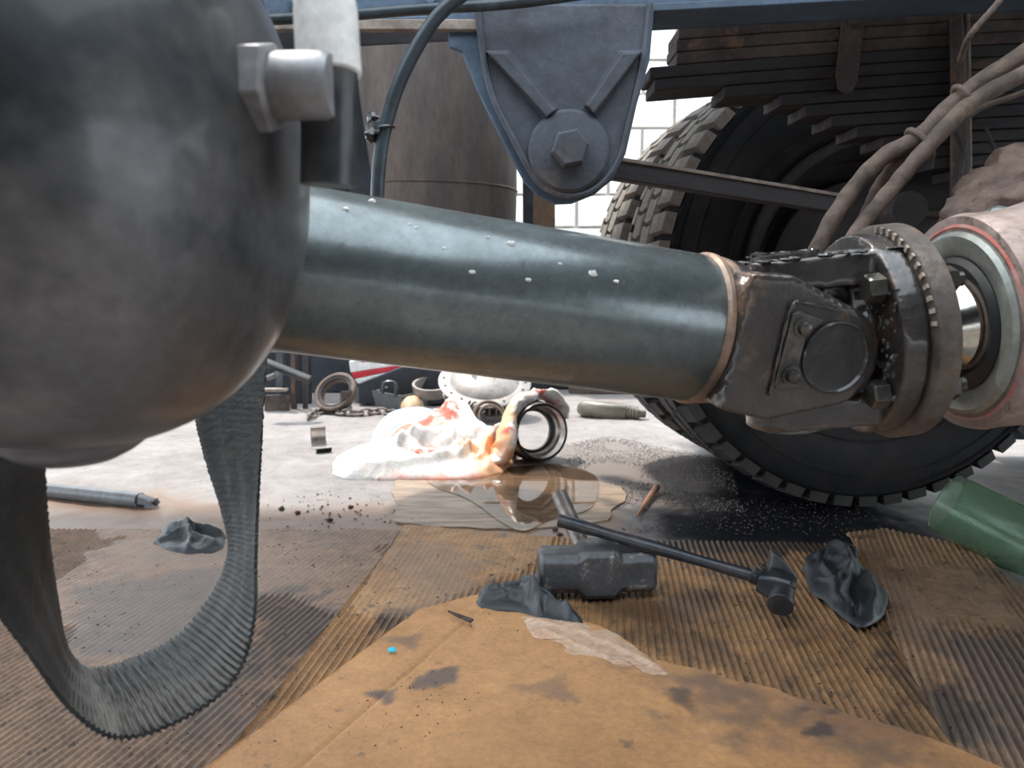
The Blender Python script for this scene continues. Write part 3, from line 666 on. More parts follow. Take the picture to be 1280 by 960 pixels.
def dist_paint(polys):
    polys = [(area(p), ch, soft, jit, k) for p, ch, soft, jit, k in polys]
    def fn(p):
        c = [0, 0, 0]
        for po, ch, soft, jit, k in polys:
            n_ = jit*(fb(p, 12, ch)+.6*fb(p, 50, 4)); c[ch] = max(c[ch], k*smooth(-soft, soft, sdist(p.x, p.y, po)+n_))
        return tuple(c)
    return fn
SMA = area([(60, 664), (500, 667), (437, 775), (330, 750), (200, 850), (90, 850), (60, 760), (110, 700), (150, 676)])
def expA(x, y): return .12 + .88*(1-smooth(-.002, .004, sdist(x, y, SMA)+.04*fb((x, y, 0), 10)))
stA = dist_paint([([(330, 720), (420, 770), (440, 800), (370, 870), (310, 850)], 0, .03, .07, .75), ([(85, 740), (270, 715), (280, 800), (180, 840), (90, 835)], 2, .03, .03, .7),
                  ([(60, 690), (330, 668), (400, 720), (300, 740)], 1, .05, .05, .6), ([(170, 700), (300, 680), (300, 720)], 0, .02, .05, .6), ([(240, 850), (330, 830), (330, 900), (230, 930)], 2, .03, .05, .7)])
sheet('corrugated_cardboard', [(-330, 664), (60, 665), (500, 667), (437, 775), (180, 1100), (-500, 1100)], 14, .006, .0105, M_['card_left'], 'brown ribbed cardboard sheet on the floor beneath the strap loop', expA, stA, seed=1)
SMB = area([(490, 655), (700, 672), (690, 690), (650, 720), (615, 738), (545, 765), (520, 785), (440, 776)])
def expB(x, y): return .12 + .88*(1-smooth(-.001, .003, sdist(x, y, SMB)+.014*fb((x, y, 0), 20)))
stB = dist_paint([([(740, 750), (900, 745), (900, 830), (760, 810)], 0, .03, .05, .55), ([(760, 660), (1040, 670), (1040, 700), (760, 690)], 0, .015, .04, .9), ([(480, 770), (525, 765), (535, 790), (490, 790)], 0, .01, .02, .7),
                  ([(1090, 800), (1160, 780), (1200, 900), (1120, 900)], 0, .03, .05, .7), ([(880, 700), (960, 690), (980, 740), (900, 735)], 0, .02, .04, .6), ([(490, 690), (600, 690), (600, 760), (450, 770)], 1, .04, .05, .5)])
sheet('corrugated_cardboard', [(505, 662), (700, 678), (820, 681), (1000, 683), (1120, 690), (1220, 800), (1500, 1100), (170, 1100), (437, 775)], 7, .0095, .0105, M_['card_right'], 'golden ribbed cardboard sheet under the sledgehammer', expB, stB, amp=.0028, seed=2)
SMC = area([(1110, 730), (1180, 700), (1260, 740), (1300, 800), (1150, 790)])
def expC(x, y): return .15 + .85*(1-smooth(-.01, .03, sdist(x, y, SMC)+.02*fb((x, y, 0), 14)))
stC = dist_paint([([(1130, 800), (1290, 800), (1400, 1000), (1200, 960)], 2, .05, .06, .75), ([(1100, 730), (1150, 750), (1210, 830), (1130, 800)], 1, .02, .03, .5), ([(1130, 830), (1180, 850), (1240, 940), (1180, 930)], 0, .02, .06, .8)])
sheet('corrugated_cardboard', [(1058, 674), (1105, 668), (1180, 685), (1225, 693), (1262, 735), (1330, 775), (1700, 900), (1700, 1100), (1330, 1100), (1180, 930), (1112, 800), (1108, 740)], 19, .0135, .0105, M_['card_corner'], 'damp warped cardboard corner beside the green bottle', expC, stC, amp=.0024, seed=3)
foldA, foldB = G(400, 957), G(587, 787); fdv = (foldB-foldA).normalized()
def curlS(x, y):
    q = (x-foldA.x)*fdv.y - (y-foldA.y)*fdv.x; return -.0022*math.exp(-(q/.003)**2) + .006*smooth(.0, .2, abs(q))
stS = dist_paint([([(800, 850), (960, 880), (1150, 950), (900, 960)], 2, .05, .06, .75), ([(1000, 905), (1050, 910), (1050, 950), (1000, 945)], 0, .01, .03, .95), ([(540, 855), (570, 850), (570, 872), (520, 875)], 2, .006, .012, .9), ([(640, 880), (700, 870), (720, 900)], 2, .01, .015, .5),
                  ([(455, 885), (490, 880), (485, 895)], 2, .005, .01, .9), ([(700, 790), (800, 830), (790, 850), (690, 810)], 1, .01, .02, .6), ([(480, 815), (525, 808), (520, 830)], 2, .006, .012, .6), ([(835, 880), (865, 885), (860, 910), (835, 900)], 0, .008, .015, .7)])
sheet('smooth_cardboard', [(596, 757), (640, 765), (690, 781), (760, 808), (812, 845), (950, 880), (1090, 925), (1200, 965), (1500, 1100), (100, 1100), (300, 958), (440, 852), (525, 776), (562, 766)], 24.5, .0165, .0105, M_['card_top'], 'smooth orange-brown cardboard sheet on top, pointing away in the foreground', lambda x, y: .07, stS, jag=.006, seed=4, curl=curlS, thick=.006, sub=3, nv=200)
# torn paper layer along the right edge of the smooth sheet
tp = [(660, 772), (705, 780), (760, 790), (805, 822), (838, 842), (800, 838), (750, 822), (700, 806), (668, 790)]
# thin wet ply scrap and puddle
ws = [(492, 602), (540, 594), (640, 596), (770, 608), (768, 640), (745, 655), (640, 662), (505, 656), (495, 630)]
A = [p + Vector((.012*fb(p, 25, 1), .014*fb(p, 25, 6), 0)) for p in catmull([G(a, b, 0) for a, b in ws+ws[:1]], 8)[:-1]]
o = obj('plywood_scrap', MB().loft([a+Vector((0, 0, -.002)) for a in A], [a+Vector((0, 0, .004)) for a in A]), M_['tan'], bev=.001); tag(o, 'thin wet tan board lying under the puddle', 'board')
pdl = [G(a, b, 0) for a, b in [(530, 600), (570, 590), (640, 585), (700, 583), (742, 596), (748, 618), (735, 640), (690, 652), (655, 667), (625, 655), (600, 636), (575, 622), (545, 612)]]
pdl = catmull(pdl+[pdl[0]], 6)[:-1]
o = obj('puddle', MB().loft([p+Vector((0, 0, .0025)) for p in pdl], [p+Vector((0, 0, .0062)) for p in pdl]), M_['water']); tag(o, 'shallow puddle reflecting the bearing ring', 'puddle')

# ------------------------------------------------------------------ crumpled cloths and bag
def crumple(name, outline, m, h, z0=0, seed=0, na=110, nr=36, bumps=(), freq=14, ridge=.35, floorz=None, flat=.25, folds=(), nze=.004, **kw):
    fl_ = [([G(*p_, z0) for p_ in pp_], h_, w_) for pp_, h_, w_ in folds]
    def fdist(q, pp_):
        d = 1e9
        for a, b in zip(pp_, pp_[1:]):
            dx, dy = b.x-a.x, b.y-a.y; t = max(0, min(1, ((q.x-a.x)*dx+(q.y-a.y)*dy)/(dx*dx+dy*dy+1e-12))); d = min(d, math.hypot(q.x-a.x-t*dx, q.y-a.y-t*dy))
        return d
    pts = catmull([G(*p, z0) for p in outline]+[G(*outline[0], z0)], 10)[:-1]; N = len(pts); c = sum(pts, Vector())/N
    vs = []; fs = []
    for j in range(nr+1):
        t = j/nr; 
        for i in range(N):
            edge = pts[i] + (pts[i]-c).normalized()*.006*fb(pts[i], 30, seed); q = c.lerp(edge, t)
            prof_ = (1-t**3.2)**.6 if t < 1 else 0
            qw = q + Vector((.006*fb(q, 18, seed), .006*fb(q, 18, seed+4), 0))
            z = prof_*(h*flat + nze*fb(q, freq, seed) + .35*nze*(1-abs(nz(q, freq*3, seed))))
            for pp_, h_, w_ in fl_:
                z += prof_*h_*math.exp(-(fdist(qw, pp_)/w_)**2)
            for bx, by, bh, br in bumps:
                g = G(bx, by, z0); z += bh*prof_**.5*math.exp(-((q.x-g.x)**2+(q.y-g.y)**2)/(br*br))*(1+.10*fb(q, 9, seed))
            vs.append(Vector((q.x + .004*fb(q, 25, seed+9)*(1-t), q.y + .004*fb(q, 25, seed+2)*(1-t), z0+max(.0008, z))))
    for j in range(nr):
        for i in range(N): fs.append((j*N+i, (j+1)*N+i, (j+1)*N+(i+1) % N, j*N+(i+1) % N))
    b0 = len(vs)
    for i in range(N): vs.append(Vector((vs[nr*N+i].x, vs[nr*N+i].y, z0-.001)))
    for i in range(N): fs.append((nr*N+i, b0+i, b0+(i+1) % N, nr*N+(i+1) % N))
    fs.append(tuple(b0+i for i in range(N))); fs.append(tuple(range(N)))
    return obj(name, MB().add(vs, fs), m, sharp=80, **kw)
o = crumple('torn_paper', [(650, 770), (700, 776), (745, 784), (775, 796), (800, 815), (840, 843), (812, 846), (795, 836), (770, 838), (740, 822), (712, 820), (690, 802), (668, 796)], mat('pale_torn_paper', (.66, .45, .32), (.50, .31, .20), 20, rough=.8, bump=.5, bscale=60, stretch=(1, 4, 1)), .008, .0225, 61, freq=30, flat=.5, nze=.004,
    folds=(([(660, 776), (740, 800), (830, 842)], .005, .004), ([(700, 778), (780, 812)], .004, .003), ([(680, 792), (760, 826)], .004, .003)))
tag(o, 'pale torn paper layer peeling at the smooth cardboard edge', 'paper')
o = crumple('work_glove', [(598, 744), (612, 735), (650, 733), (672, 721), (690, 728), (694, 752), (722, 768), (732, 790), (700, 784), (672, 776), (650, 768), (602, 758)], M_['rag'], .018, .018, 11, freq=26, flat=.6, nze=.003,
    folds=(([(600, 740), (650, 744), (690, 756)], .014, .006), ([(602, 753), (655, 756), (690, 768), (728, 784)], .016, .007), ([(672, 722), (690, 745)], .016, .007), ([(640, 736), (662, 748), (668, 764)], .012, .004), ([(625, 736), (632, 756)], -.007, .003), ([(700, 765), (712, 782)], .010, .004), ([(650, 750), (668, 758), (676, 770)], .016, .006)))
tag(o, 'crumpled black cloth glove under the left end of the sledgehammer', 'glove')
o = crumple('oily_rag', [(1002, 710), (1012, 694), (1035, 682), (1058, 678), (1072, 690), (1076, 708), (1098, 728), (1109, 752), (1100, 774), (1075, 785), (1052, 770), (1030, 752), (1012, 736)], M_['rag'], .018, .018, 4, freq=20, flat=.7, nze=.003,
    folds=(([(1018, 700), (1030, 722), (1050, 758)], .009, .006), ([(1040, 684), (1058, 700), (1060, 720)], .018, .010), ([(1070, 690), (1072, 712), (1060, 728), (1058, 752)], .012, .005), ([(1076, 722), (1068, 740), (1070, 775)], -.012, .005), ([(1085, 726), (1095, 750), (1088, 775)], .012, .007), ([(1006, 712), (1030, 704), (1050, 712)], .010, .005), ([(1018, 730), (1040, 738), (1052, 732)], .008, .004), ([(1030, 690), (1024, 715)], -.006, .003), ([(1048, 735), (1062, 760), (1080, 768)], .009, .004)))
tag(o, 'rounded crumpled black rag right of the black hammer', 'rag')
o = crumple('oily_rag', [(192, 680), (205, 664), (232, 658), (262, 662), (280, 672), (276, 688), (250, 694), (215, 690)], M_['rag'], .02, .006, 21, freq=24, flat=.4, nze=.006,
    folds=(([(196, 680), (225, 676), (270, 686)], .016, .009), ([(205, 666), (240, 672), (276, 674)], .02, .009), ([(230, 662), (238, 690)], .012, .006)))
tag(o, 'small black rag with brown dirt behind the strap loop', 'rag')

bagO = [(414, 592), (440, 599), (480, 601), (560, 602), (602, 600), (630, 592), (645, 576), (652, 556), (600, 543), (520, 546), (450, 562), (420, 576)]
bag = crumple('plastic_bag', bagO, M_['bag'], .05, .001, 31, nr=70, freq=11, flat=.8, nze=.010,
    bumps=((572, 560, .085, .06), (530, 566, .05, .11), (612, 570, .04, .08)),
    folds=(([(418, 585), (470, 578), (560, 572)], .018, .022), ([(440, 598), (530, 594), (600, 584), (640, 562)], .028, .018), ([(500, 556), (560, 558), (630, 552)], .035, .025), ([(470, 572), (520, 583), (585, 590)], -.018, .012), ([(510, 575), (545, 580), (600, 572)], -.022, .014),
           ([(560, 560), (572, 575), (590, 590)], .018, .012), ([(585, 556), (605, 575), (612, 595)], .016, .010), ([(545, 560), (520, 572), (490, 580)], .014, .012), ([(600, 590), (625, 570), (640, 552)], .02, .010)))
tag(bag, 'glaring white plastic bag with red and orange grease stains', 'bag')
def bag_paint(p):
    n = fb(p, 14); q = fb(p, 5, 3)
    a = G(530, 565); r1 = math.exp(-(((p.x-a.x)/.11)**2+((p.y-a.y+.03)/.05)**2)*1.4)
    red = smooth(.50, .72, r1+.35*n)
    low = smooth(.025, .004, p.z+.01*n)*smooth(G(470, 600).x, G(520, 600).x, p.x)
    a = G(612, 588); r2 = math.exp(-(((p.x-a.x)/.10)**2+((p.y-a.y)/.13)**2))
    return (max(red, low*.8), smooth(.35, .75, r2+.3*n)*.9, 0)
paint(bag, bag_paint)
hp = catmull([P(530, 600, 1.98), P(592, 590, 2.0), P(622, 572, 2.02), P(634, 545, 2.03), P(640, 518, 2.06), P(655, 500, 2.10), P(676, 493, 2.13), P(695, 500, 2.15), P(707, 524, 2.17)], 10)
vs = []; mb = MB()
for i, p in enumerate(hp):
    pass
mb.tube(hp, lambda t: .046*(1-.5*t)*(1+.18*sin(t*23)), 20, .6)
for k, v in enumerate(mb.v): mb.v[k] = v + Vector((.008*fb(v, 30, 1), .008*fb(v, 30, 2), .010*fb(v, 30, 3)))
bh = obj('twisted_neck', mb, M_['bag'], bag, sharp=80); 
a_ = bh.data.color_attributes.new('stain', 'FLOAT_COLOR', 'POINT')
for i, v in enumerate(bh.data.vertices):
    q = v.co + wloc(bag); n_ = fb(q, 18); xx = (q.x - P(600, 560, 2.05).x)/.12
    a_.data[i].color = (.3*smooth(.3, .7, n_), smooth(.15, .5, .75-xx*.5+.6*n_)*.9, 0, 1)
o = crumple('blue_wrapper', [(462, 560), (490, 566), (540, 560), (562, 545), (530, 538), (482, 545)], M_['pale_blue'], .10, .001, 41, freq=9, flat=1.0); tag(o, 'pale blue film sheet half under the back of the white bag', 'wrapper')

# ------------------------------------------------------------------ bearing ring
rr = .0815; gc = G(671, 580); rc = Vector((gc.x, gc.y+.03, rr+.004)); rax = Vector((.46, -1, .12)).normalized()
RB = basis(rc, rax)
br = empty('bearing_ring', (rc.x, rc.y, 0), 'black-edged steel bearing ring standing on edge beside the bag', 'bearing ring')
obj('outer_race', MB().lathe([(-.055, .070), (-.055, rr-.004), (-.050, rr), (.028, rr), (.034, rr-.003), (.036, rr-.008), (.034, rr-.010)], RB, 72, caps=False), M_['ring_black'], br)
obj('inner_face', MB().lathe([(.034, rr-.010), (.010, rr-.012), (.004, rr-.018), (-.048, rr-.019), (-.055, .066)], RB, 72, caps=False), M_['ring'], br)
obj('inner_lip', MB().lathe([(-.020, rr-.019), (-.022, rr-.027), (-.030, rr-.028), (-.032, rr-.019)], RB, 72, caps=False), M_['shell_out'], br)
obj('outer_groove', MB().torus(rr, .003, RB @ Matrix.Translation((-.012, 0, 0)), 72, 8), M_['ring_black'], br)

# ------------------------------------------------------------------ sledgehammer
hz = .012
sl = empty('sledgehammer', G(748, 752, hz), 'heavy grey sledgehammer head with short bare pipe handle', 'hammer')
hc = G(748, 752, hz); hx = Vector((1, .04, 0)).normalized(); HB = basis(hc + Vector((0, .035, .040)), hx) @ Matrix.Scale(1.1, 4)
Lh = .0835; secs = []
def sec(x, hw, hh, ch): return [(x, a, b) for a, b in ((-hw+ch, -hh), (hw-ch, -hh), (hw, -hh+ch), (hw, hh-ch), (hw-ch, hh), (-hw+ch, hh), (-hw, hh-ch), (-hw, -hh+ch))]
S = [sec(-Lh, .024, .024, .009), sec(-Lh+.006, .029, .029, .010), sec(-.030, .029, .029, .011), sec(-.019, .034, .036, .008), sec(.021, .034, .036, .008), sec(.033, .029, .029, .011), sec(Lh-.006, .029, .029, .010), sec(Lh, .024, .024, .009)]
vs = [v for s_ in S for v in s_]; fs = [tuple(range(8))[::-1], tuple(56+k for k in range(8))]
for i in range(7):
    for k in range(8): fs.append((i*8+k, i*8+(k+1) % 8, i*8+8+(k+1) % 8, i*8+8+k))
obj('head', MB().add(vs, fs, HB), M_['hammer'], sl, bev=.0022)
hs = hc + Vector((-.012, .045, .05)); he = P(700, 620, 1.38)
obj('handle', MB().cyl(hs, he, .0145, .0145, 28), M_['pipe'], sl)
# ------------------------------------------------------------------ black hammer
bh = empty('claw_hammer', G(980, 755, .014), 'long black hammer lying across the sledgehammer handle', 'hammer')
p0 = P(699, 650, 1.23); p1 = P(948, 722, 1.13)
obj('handle', MB().tube(catmull([p0, p0.lerp(p1, .25)+Vector((0, 0, .0)), p0.lerp(p1, .6), p1], 8), lambda t: .0105-.0015*t+.0008*sin(t*14), 20), M_['black_tool'], bh)
obj('collar', MB().tube([P(938, 716, 1.13), P(944, 720, 1.13), P(950, 723, 1.13)], .0125, 20), M_['black_tool'], bh)
d_ = (p1-p0).normalized(); HB2 = basis(P(966, 731, 1.12), d_)
obj('head', MB().add([v for s_ in [sec(-.022, .014, .013, .004), sec(.0, .018, .019, .004), sec(.022, .020, .020, .005), sec(.030, .016, .017, .005)] for v in s_],
    [tuple(range(8))[::-1], tuple(24+k for k in range(8))] + [(i*8+k, i*8+(k+1) % 8, i*8+8+(k+1) % 8, i*8+8+k) for i in range(3) for k in range(8)], HB2), M_['black_tool'], bh, bev=.002)
q = P(980, 735, 1.11)
obj('striking_face', MB().cyl(q, P(975, 757, 1.075), .0155, .0185, 28), M_['black_tool'], bh, bev=.002)
A = [P(a, b, 1.14) for a, b in ((966, 690), (980, 700), (998, 722), (996, 735), (958, 722), (952, 708), (962, 712))]
obj('claw', MB().loft(A, [a+Vector((0, .016, .002)) for a in A]), M_['black_tool'], bh, bev=.003)

# ------------------------------------------------------------------ green bottle, pipe, shells
b0 = G(1290, 706, 0) + Vector((0, .05, .044)); b1 = P(1182, 626, 1.47); bd = (b1-b0).normalized()
c0 = P(1345, 712, 1.28); c1 = P(1183, 628, 1.44)
gb = empty('green_bottle', Vector((c0.x, c0.y, 0)), 'cut-open translucent green plastic bottle lying at the right edge', 'bottle')
BB = basis(c1, c0-c1); Lb = (c0-c1).length
prb = [(.0, .0560), (.03, .0585), (.10, .0600), (Lb*1.0, .0600), (Lb*1.0+.03, .055), (Lb+.06, .035), (Lb+.075, .015), (Lb+.078, .001)]
pri = [(x, max(.0005, r-.0012)) for x, r in prb]
o = obj('body', MB().lathe(prb+pri[::-1], BB, 64, caps=False), M_['bottle'], gb, sharp=70)
obj('cut_rim', MB().torus(.0555, .0012, BB, 64, 6), M_['bottle'], gb)

g0, g1 = G(40, 618), G(192, 632)
gp = empty('plastic_pipe', g0, 'grey pipe with a crushed split end lying on the floor at left', 'pipe')
a0 = G(-60, 609)+Vector((0, 0, .018)); a1 = G(176, 634)+Vector((0, 0, .016)); a2 = G(196, 634)+Vector((0, 0, .012))
obj('tube', MB().tube([a0, a0.lerp(a1, .5), a1], .017, 28), M_['grey_pipe'], gp)
obj('split_end', MB().loft([a1+Vector((0, dy, dz)) for dy, dz in ((-.015, -.004), (-.012, .012), (.0, .017), (.012, .012), (.015, -.004), (0, -.012))], [a2+Vector((x, dy, dz)) for x, dy, dz in ((.002, -.017, -.006), (-.008, -.013, .004), (.006, 0, .005), (-.005, .013, .004), (.002, .017, -.006), (0, 0, -.008))]), M_['grey_pipe'], gp)
obj('bore', MB().cyl(a2-Vector((.004, 0, 0)), a2+Vector((.0015, 0, 0)), .008, .009, 16), M_['rubber'], gp)

def shell(c, rotz, tilt, label, r=.042, wd=.036):
    t = empty('bearing_shell', c, label, 'bearing shell')
    Mx = Matrix.Translation(c) @ Matrix.Rotation(rotz, 4, 'Z') @ Matrix.Rotation(tilt, 4, 'X')
    def half(ra, rb, w_): 
        vs = []; n_ = 20
        for k in range(n_+1):
            a = pi + pi*k/n_
            for x, rr_ in ((-w_, ra), (w_, ra), (w_, rb), (-w_, rb)): vs.append((x, rr_*cos(a), rr_*sin(a)))
        fs_ = [(0, 1, 2, 3), tuple(4*n_+q_ for q_ in (3, 2, 1, 0))]
        for k in range(n_):
            for q_ in range(4): fs_.append((4*k+q_, 4*k+(q_+1) % 4, 4*k+4+(q_+1) % 4, 4*k+4+q_))
        return MB().add(vs, fs_, Mx)
    obj('steel_back', half(r, r-.003, wd/2), M_['shell_out'], t); obj('lining', half(r-.003, r-.0045, wd/2-.0005), M_['shell_in'], t)
g = G(400, 565); shell(g+Vector((0, .02, .040)), radians(25), radians(30), 'half bearing shell lying alone on the bright floor', r=.050, wd=.044)
g = G(434, 522); shell(g+Vector((0, .02, .044)), radians(20), radians(62), 'half bearing shell propped against the brown ring and chain', r=.056, wd=.042)

# chain
ch = empty('chain', G(440, 519), 'rusty steel chain lying in front of the grey tray', 'chain')
cp = catmull([G(x, y) + Vector((0, 0, .012)) for x, y in ((386, 526), (394, 520), (410, 516), (430, 520), (455, 520), (478, 518), (500, 522), (520, 519), (545, 516))], 30)
acc = 0; last = cp[0]; k = 0; lp = None
for i in range(1, len(cp)):
    if (cp[i]-last).length >= .032:
        mid = (cp[i]+last)/2; d = (cp[i]-last).normalized(); Bm = basis(mid, d) @ Matrix.Rotation(radians(20 if k % 2 else 105), 4, 'X')
        if lp is None:
            t_ = MB().torus(.014, .0045, None, 16, 8, 1, 1.55); lp = obj('link', t_, M_['chain'], ch, local=True); o = lp
        else: o = dup(lp, ch)
        # the link's long side lies along local Z of the torus
        o.matrix_local = Matrix.Translation(-wloc(ch)) @ Bm @ Matrix.Rotation(pi/2, 4, 'Y')
        last = cp[i]; k += 1

# brown ring, tray, things in it
c = P(420, 491, 2.86); RB2 = basis(c, (-.35, -1, .85))
br2 = empty('brown_ring', (c.x, c.y, 0), 'brown greasy ring leaning beside the grey tray', 'ring')
obj('outer', MB().lathe([(-.015, .055), (-.015, .080), (-.01, .083), (.012, .083), (.016, .078), (.016, .070), (.004, .062), (.004, .055), (-.015, .055)], RB2, 48, caps=False), M_['old_ring'], br2)
obj('race', MB().torus(.062, .006, RB2 @ Matrix.Translation((.006, 0, 0)), 48, 8), M_['dark_rust'], br2)

tg = [G(444, 503), G(503, 514), G(556, 503), G(500, 494)]
tr2 = empty('parts_tray', tg[0], 'shallow grey parts tray behind the white bag', 'tray')
obj('floor_panel', MB().loft([p+Vector((0, 0, .004)) for p in tg], [p+Vector((0, 0, .009)) for p in tg]), M_['tray'], tr2)
cc = sum(tg, Vector())/4
for k in range(4):
    a, b = tg[k], tg[(k+1) % 4]; ai, bi = a.lerp(cc, .05), b.lerp(cc, .05); ao, bo = a+(a-cc)*.06, b+(b-cc)*.06
    obj('side_wall', MB().loft([a, b, bi, ai], [ao+Vector((0, 0, .062)), bo+Vector((0, 0, .062)), bo.lerp(cc, .05)+Vector((0, 0, .062)), ao.lerp(cc, .05)+Vector((0, 0, .062))]), M_['tray'], tr2, bev=.002)
o = crumple('crumpled_paper', [(500, 512), (512, 516), (528, 512), (524, 506), (508, 506)], M_['gold_rag'], .09, .009, 51, freq=20, flat=.5); tag(o, 'tan crumpled paper lying in the parts tray', 'paper')
o = empty('clamp_tool', G(485, 512, .009), 'small black clamp standing in the parts tray', 'clamp')
obj('frame', MB().tube(catmull([P(478, 492, 2.9), P(480, 480, 2.9), P(490, 478, 2.9), P(494, 482, 2.9), P(495, 496, 2.9)], 6), .008, 10), M_['black_tool'], o)
obj('screw', MB().cyl(P(470, 489, 2.88), P(484, 484, 2.92), .004, n=10), M_['bolt'], o)
# open lid / striped sack
c = P(475, 470, 3.05)
ss = empty('striped_sack', G(480, 512), 'red and white striped sack behind the tray', 'sack')
st_px = [[(436, 430), (452, 455), (516, 440), (510, 425)], [(436, 452), (438, 466), (530, 452), (520, 434)], [(438, 466), (443, 474), (500, 462), (530, 452)], [(443, 474), (447, 480), (488, 470), (500, 462)]]
for k, q4 in enumerate(st_px):
    A = [P(x, y, 3.05) for x, y in q4]; obj('stripe', MB().loft(A, [a+Vector((0, .12, .01)) for a in A]), M_['red'] if k % 2 == 0 else M_['whitep'], ss, bev=.004)
A = [P(x, y, 3.0) for x, y in ((448, 480), (520, 452), (570, 470), (560, 505), (448, 505))]
o = obj('dark_case', MB().loft(A, [a+Vector((0, .12, 0)) for a in A]), M_['body'], bev=.004); tag(o, 'dark open case lid standing behind the tray', 'case')

# pale bearing race lying flat, pressure plate
c = P(540, 485, 2.95)
o = empty('bearing_race', (c.x, c.y, 0), 'pale wide steel race lying in the tray corner', 'bearing race')
obj('band', MB().lathe([(-.02, .066), (-.02, .074), (.02, .076), (.02, .066), (-.02, .064)], basis(c, (0, -.25, 1), (0, 1, 0)), 48, caps=False), M_['alu'], o)
pp = P(606, 476, 2.75); PB = basis(pp, (.05, -.42, .9), (0, 1, 0))
cp_ = empty('clutch_plate', (pp.x, pp.y, 0), 'round clutch pressure plate lying tilted behind the white bag', 'clutch plate')
obj('disc', MB().lathe([(-.008, .11), (-.008, .165), (.0, .168), (.004, .160), (.002, .125), (.022, .10), (.026, .05), (.01, .03)], PB, 64), M_['alu'], cp_)
for k in range(18):
    a = 2*pi*k/18; obj('rivet_hole' if 0 else 'rivet', MB().lathe([(0, .006), (.004, .005)], PB @ Matrix.Translation((.002, .148*cos(a), .148*sin(a))), 10), M_['shell_out'], cp_)
for k in range(36):
    a = 2*pi*k/36; B_ = PB @ Matrix.Rotation(a, 4, 'X'); obj('fin', MB().box((-.035, 0, .128), (.034, .004, .035), B_), M_['alu'], cp_)
obj('lower_ring', MB().lathe([(-.058, .09), (-.058, .150), (-.050, .152), (-.050, .09)], PB, 48), M_['alu'], cp_)
obj('core', MB().lathe([(-.055, .108), (-.01, .108)], PB, 40), M_['rubber'], cp_)
# small parts near it
sp = P(593, 512, 2.5)
o = empty('valve_spring', (sp.x, sp.y, .09), 'dark coil spring poking from the back of the bag', 'spring')
hel = [sp + Vector((.02*cos(t_*.7), .02*sin(t_*.7), .0)) for t_ in range(2)]
path = []
sa = Vector((.8, -.3, -.5)).normalized(); SBm = basis(sp-sa*.03, sa)
for k in range(90): path.append(SBm @ Vector((k*.0008, .015*cos(k*.42), .015*sin(k*.42))))
obj('coil', MB().tube(path, .0032, 8), M_['dark_rust'], o)
o = obj('hose_ring', MB().torus(.05, .006, basis(P(612, 520, 2.42), (.3, -1, .7)), 40, 8).torus(.040, .004, basis(P(614, 521, 2.41), (.3, -1, .7)), 40, 8), M_['old_ring']); tag(o, 'thin brown ring between the bag and the clutch plate', 'ring')

# pale crushed bottle right of ring
cb = G(765, 524)
pb = empty('crushed_bottle', cb, 'pale crushed plastic bottle with ribbed neck lying behind the ring', 'bottle')
p0 = G(722, 520)+Vector((0, 0, .03)); p1 = G(806, 524)+Vector((0, 0, .018))
L_ = (p1-p0).length; prf = [(0, .012), (.02, .032), (L_*.5, .036), (L_*.72, .030)] + [(L_*(.74+.02*k), .026 if k % 2 else .021) for k in range(8)] + [(L_*.92, .015), (L_, .014)]
mb = MB().lathe(prf, basis(p0, p1-p0), 32)
for k, v in enumerate(mb.v): mb.v[k] = v+Vector((0, .007*fb(v, 14, 2), .009*fb(v, 14, 5)))
obj('body', mb, M_['paperwhite'], pb, sharp=60); obj('mouth', MB().cyl(p1, p1+(p1-p0).normalized()*.003, .012, n=20), M_['rubber'], pb)

# junk at the left back
jk = empty('scissor_jack', G(350, 520), 'dark machinery with upright posts behind the strap at the left', 'machinery')
for (x0, y0, x1, y1, yy, mm) in ((326, 440, 388, 522, 3.02, 'body'), (345, 430, 354, 524, 2.9, 'chassis_dust'), (363, 430, 369, 524, 2.9, 'rust'), (378, 430, 383, 522, 2.9, 'dark_rust'), (330, 495, 360, 524, 2.85, 'rust'), (326, 486, 358, 490, 2.84, 'lit_dust_edge')):
    obj('post' if x1-x0 < 12 else 'panel', plate([(x0, y0), (x1, y0), (x1, y1), (x0, y1)], yy, .03), M_[mm], jk, bev=.003)
obj('lever', MB().tube(catmull([P(330, 452, 2.7), P(355, 462, 2.7), P(388, 475, 2.7)], 6), .025, 14, .6), M_['rubber'], jk)
obj('lever_pin', MB().cyl(P(336, 472, 2.7), P(346, 468, 2.66), .012, n=12), M_['bolt'], jk)
o = obj('storage_crate', MB().box((-.95, 3.45, .35), (1.1, .3, .70)).box((-.2, 3.55, .22), (1.2, .3, .44)), M_['body'], bev=.01); tag(o, 'dark stacked crates in the shadow behind the chain and tray', 'crate')
o = obj('sheet_panel', MB().box((.75, 3.3, .17), (1.0, .06, .34)), M_['rust'], bev=.004); tag(o, 'brown board on edge in the shadow behind the clutch plate', 'board')

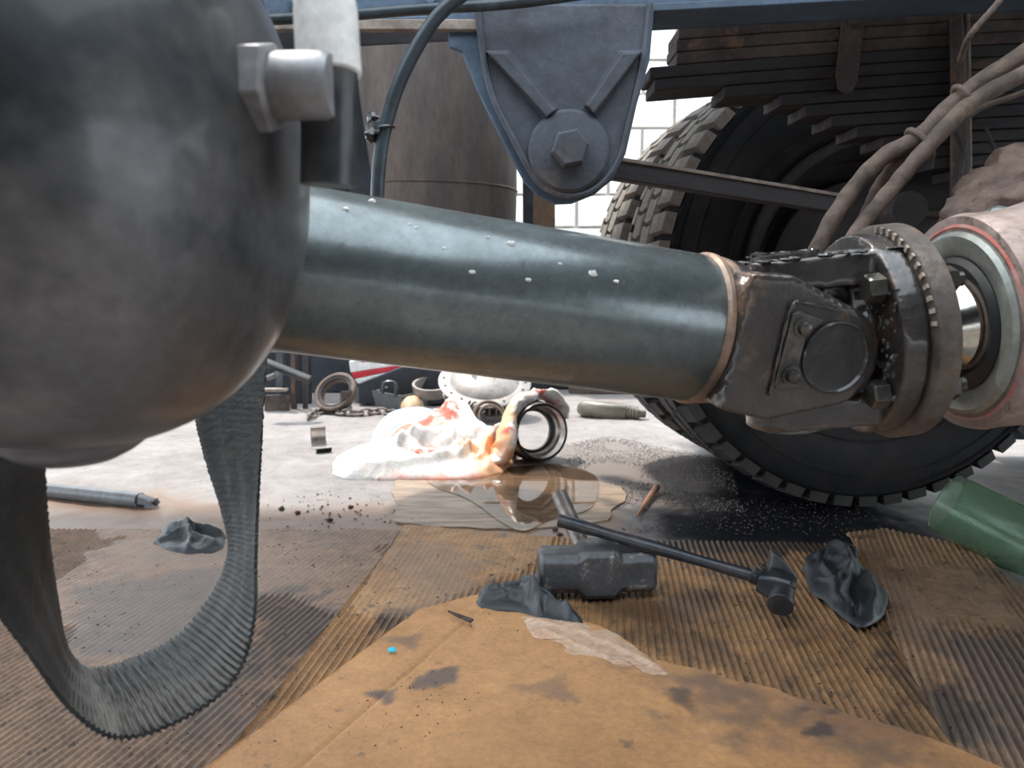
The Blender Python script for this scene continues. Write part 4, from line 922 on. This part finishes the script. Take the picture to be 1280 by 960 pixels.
# little bits
c = G(490, 812, .024); o = obj('plastic_chip', MB().blob(c, (.0062, .0048, .003), None, .3, 2, 1, 10), M_['blue_scrap'], sharp=20); tag(o, 'tiny bright blue plastic chip on the smooth cardboard', 'chip')
o = obj('rusty_rod', MB().tube(catmull([G(797, 648)+Vector((0, 0, .006)), G(808, 632)+Vector((0, 0, .010)), G(821, 616)+Vector((0, 0, .014))], 6), lambda t: .003+.005*t, 10), M_['stick']); tag(o, 'short rusty orange rod in the black oil patch', 'rod')
A = [G(560, 765, .026), G(592, 776, .026), G(588, 779, .026), G(572, 772, .026)]
o = obj('wood_splinter', MB().loft(A, [a+Vector((0, 0, .003)) for a in A]), M_['crumb']); tag(o, 'dark splinter near the tip of the smooth cardboard', 'splinter')
random.seed(11); mb = MB()
def scatter(mb, poly, n, r0, r1, z=.001, seed=0):
    po = area(poly); x0 = min(p.x for p in po); x1 = max(p.x for p in po); y0 = min(p.y for p in po); y1 = max(p.y for p in po); k = 0; tr_ = 0
    while k < n and tr_ < n*20:
        tr_ += 1; x = random.uniform(x0, x1); y = random.uniform(y0, y1)
        if not inpoly(x, y, po) or nz((x, y, seed), 6) < -.12: continue
        r = random.uniform(r0, r1)*random.uniform(.5, 1); a = random.uniform(0, pi)
        vs = [(x+r*cos(a+q*1.57+random.uniform(-.4, .4)), y+r*sin(a+q*1.57+random.uniform(-.4, .4)), z) for q in range(4)] + [(x, y, z+r*.8)]
        mb.add(vs, [(0, 1, 4), (1, 2, 4), (2, 3, 4), (3, 0, 4), (3, 2, 1, 0)]); k += 1
scatter(mb, [(330, 620), (500, 610), (600, 662), (330, 664)], 120, .0015, .005, .002)
scatter(mb, [(60, 670), (1250, 700), (1280, 950), (0, 950)], 1100, .0008, .003, .0125, 3)
scatter(mb, [(300, 958), (560, 768), (812, 845), (1200, 965)], 220, .0007, .002, .0215, 5)
scatter(mb, [(760, 600), (1150, 640), (1100, 675), (770, 665)], 900, .001, .004, .002, 1)
for px, py in ((352, 636), (372, 641), (438, 634), (412, 650), (694, 662), (700, 668)): mb.blob(G(px, py, .003), (.006, .005, .004), None, .6, 3, px, 12)
o = obj('dirt_crumbs', mb, M_['crumb'], origin=(0, 0, 0)); tag(o, 'dark dirt crumbs scattered over floor and cardboard', 'dirt', kind='stuff')
mb = MB(); scatter(mb, [(690, 560), (760, 545), (910, 575), (930, 640), (790, 640), (745, 615)], 4500, .0012, .0035, .001, 2); scatter(mb, [(780, 600), (1000, 610), (1000, 660), (780, 655)], 200, .0008, .002, .001, 2)
o = obj('grit', mb, M_['grit'], origin=(0, 0, 0)); tag(o, 'grey gritty sand on the floor beside the puddle', 'sand', kind='stuff')
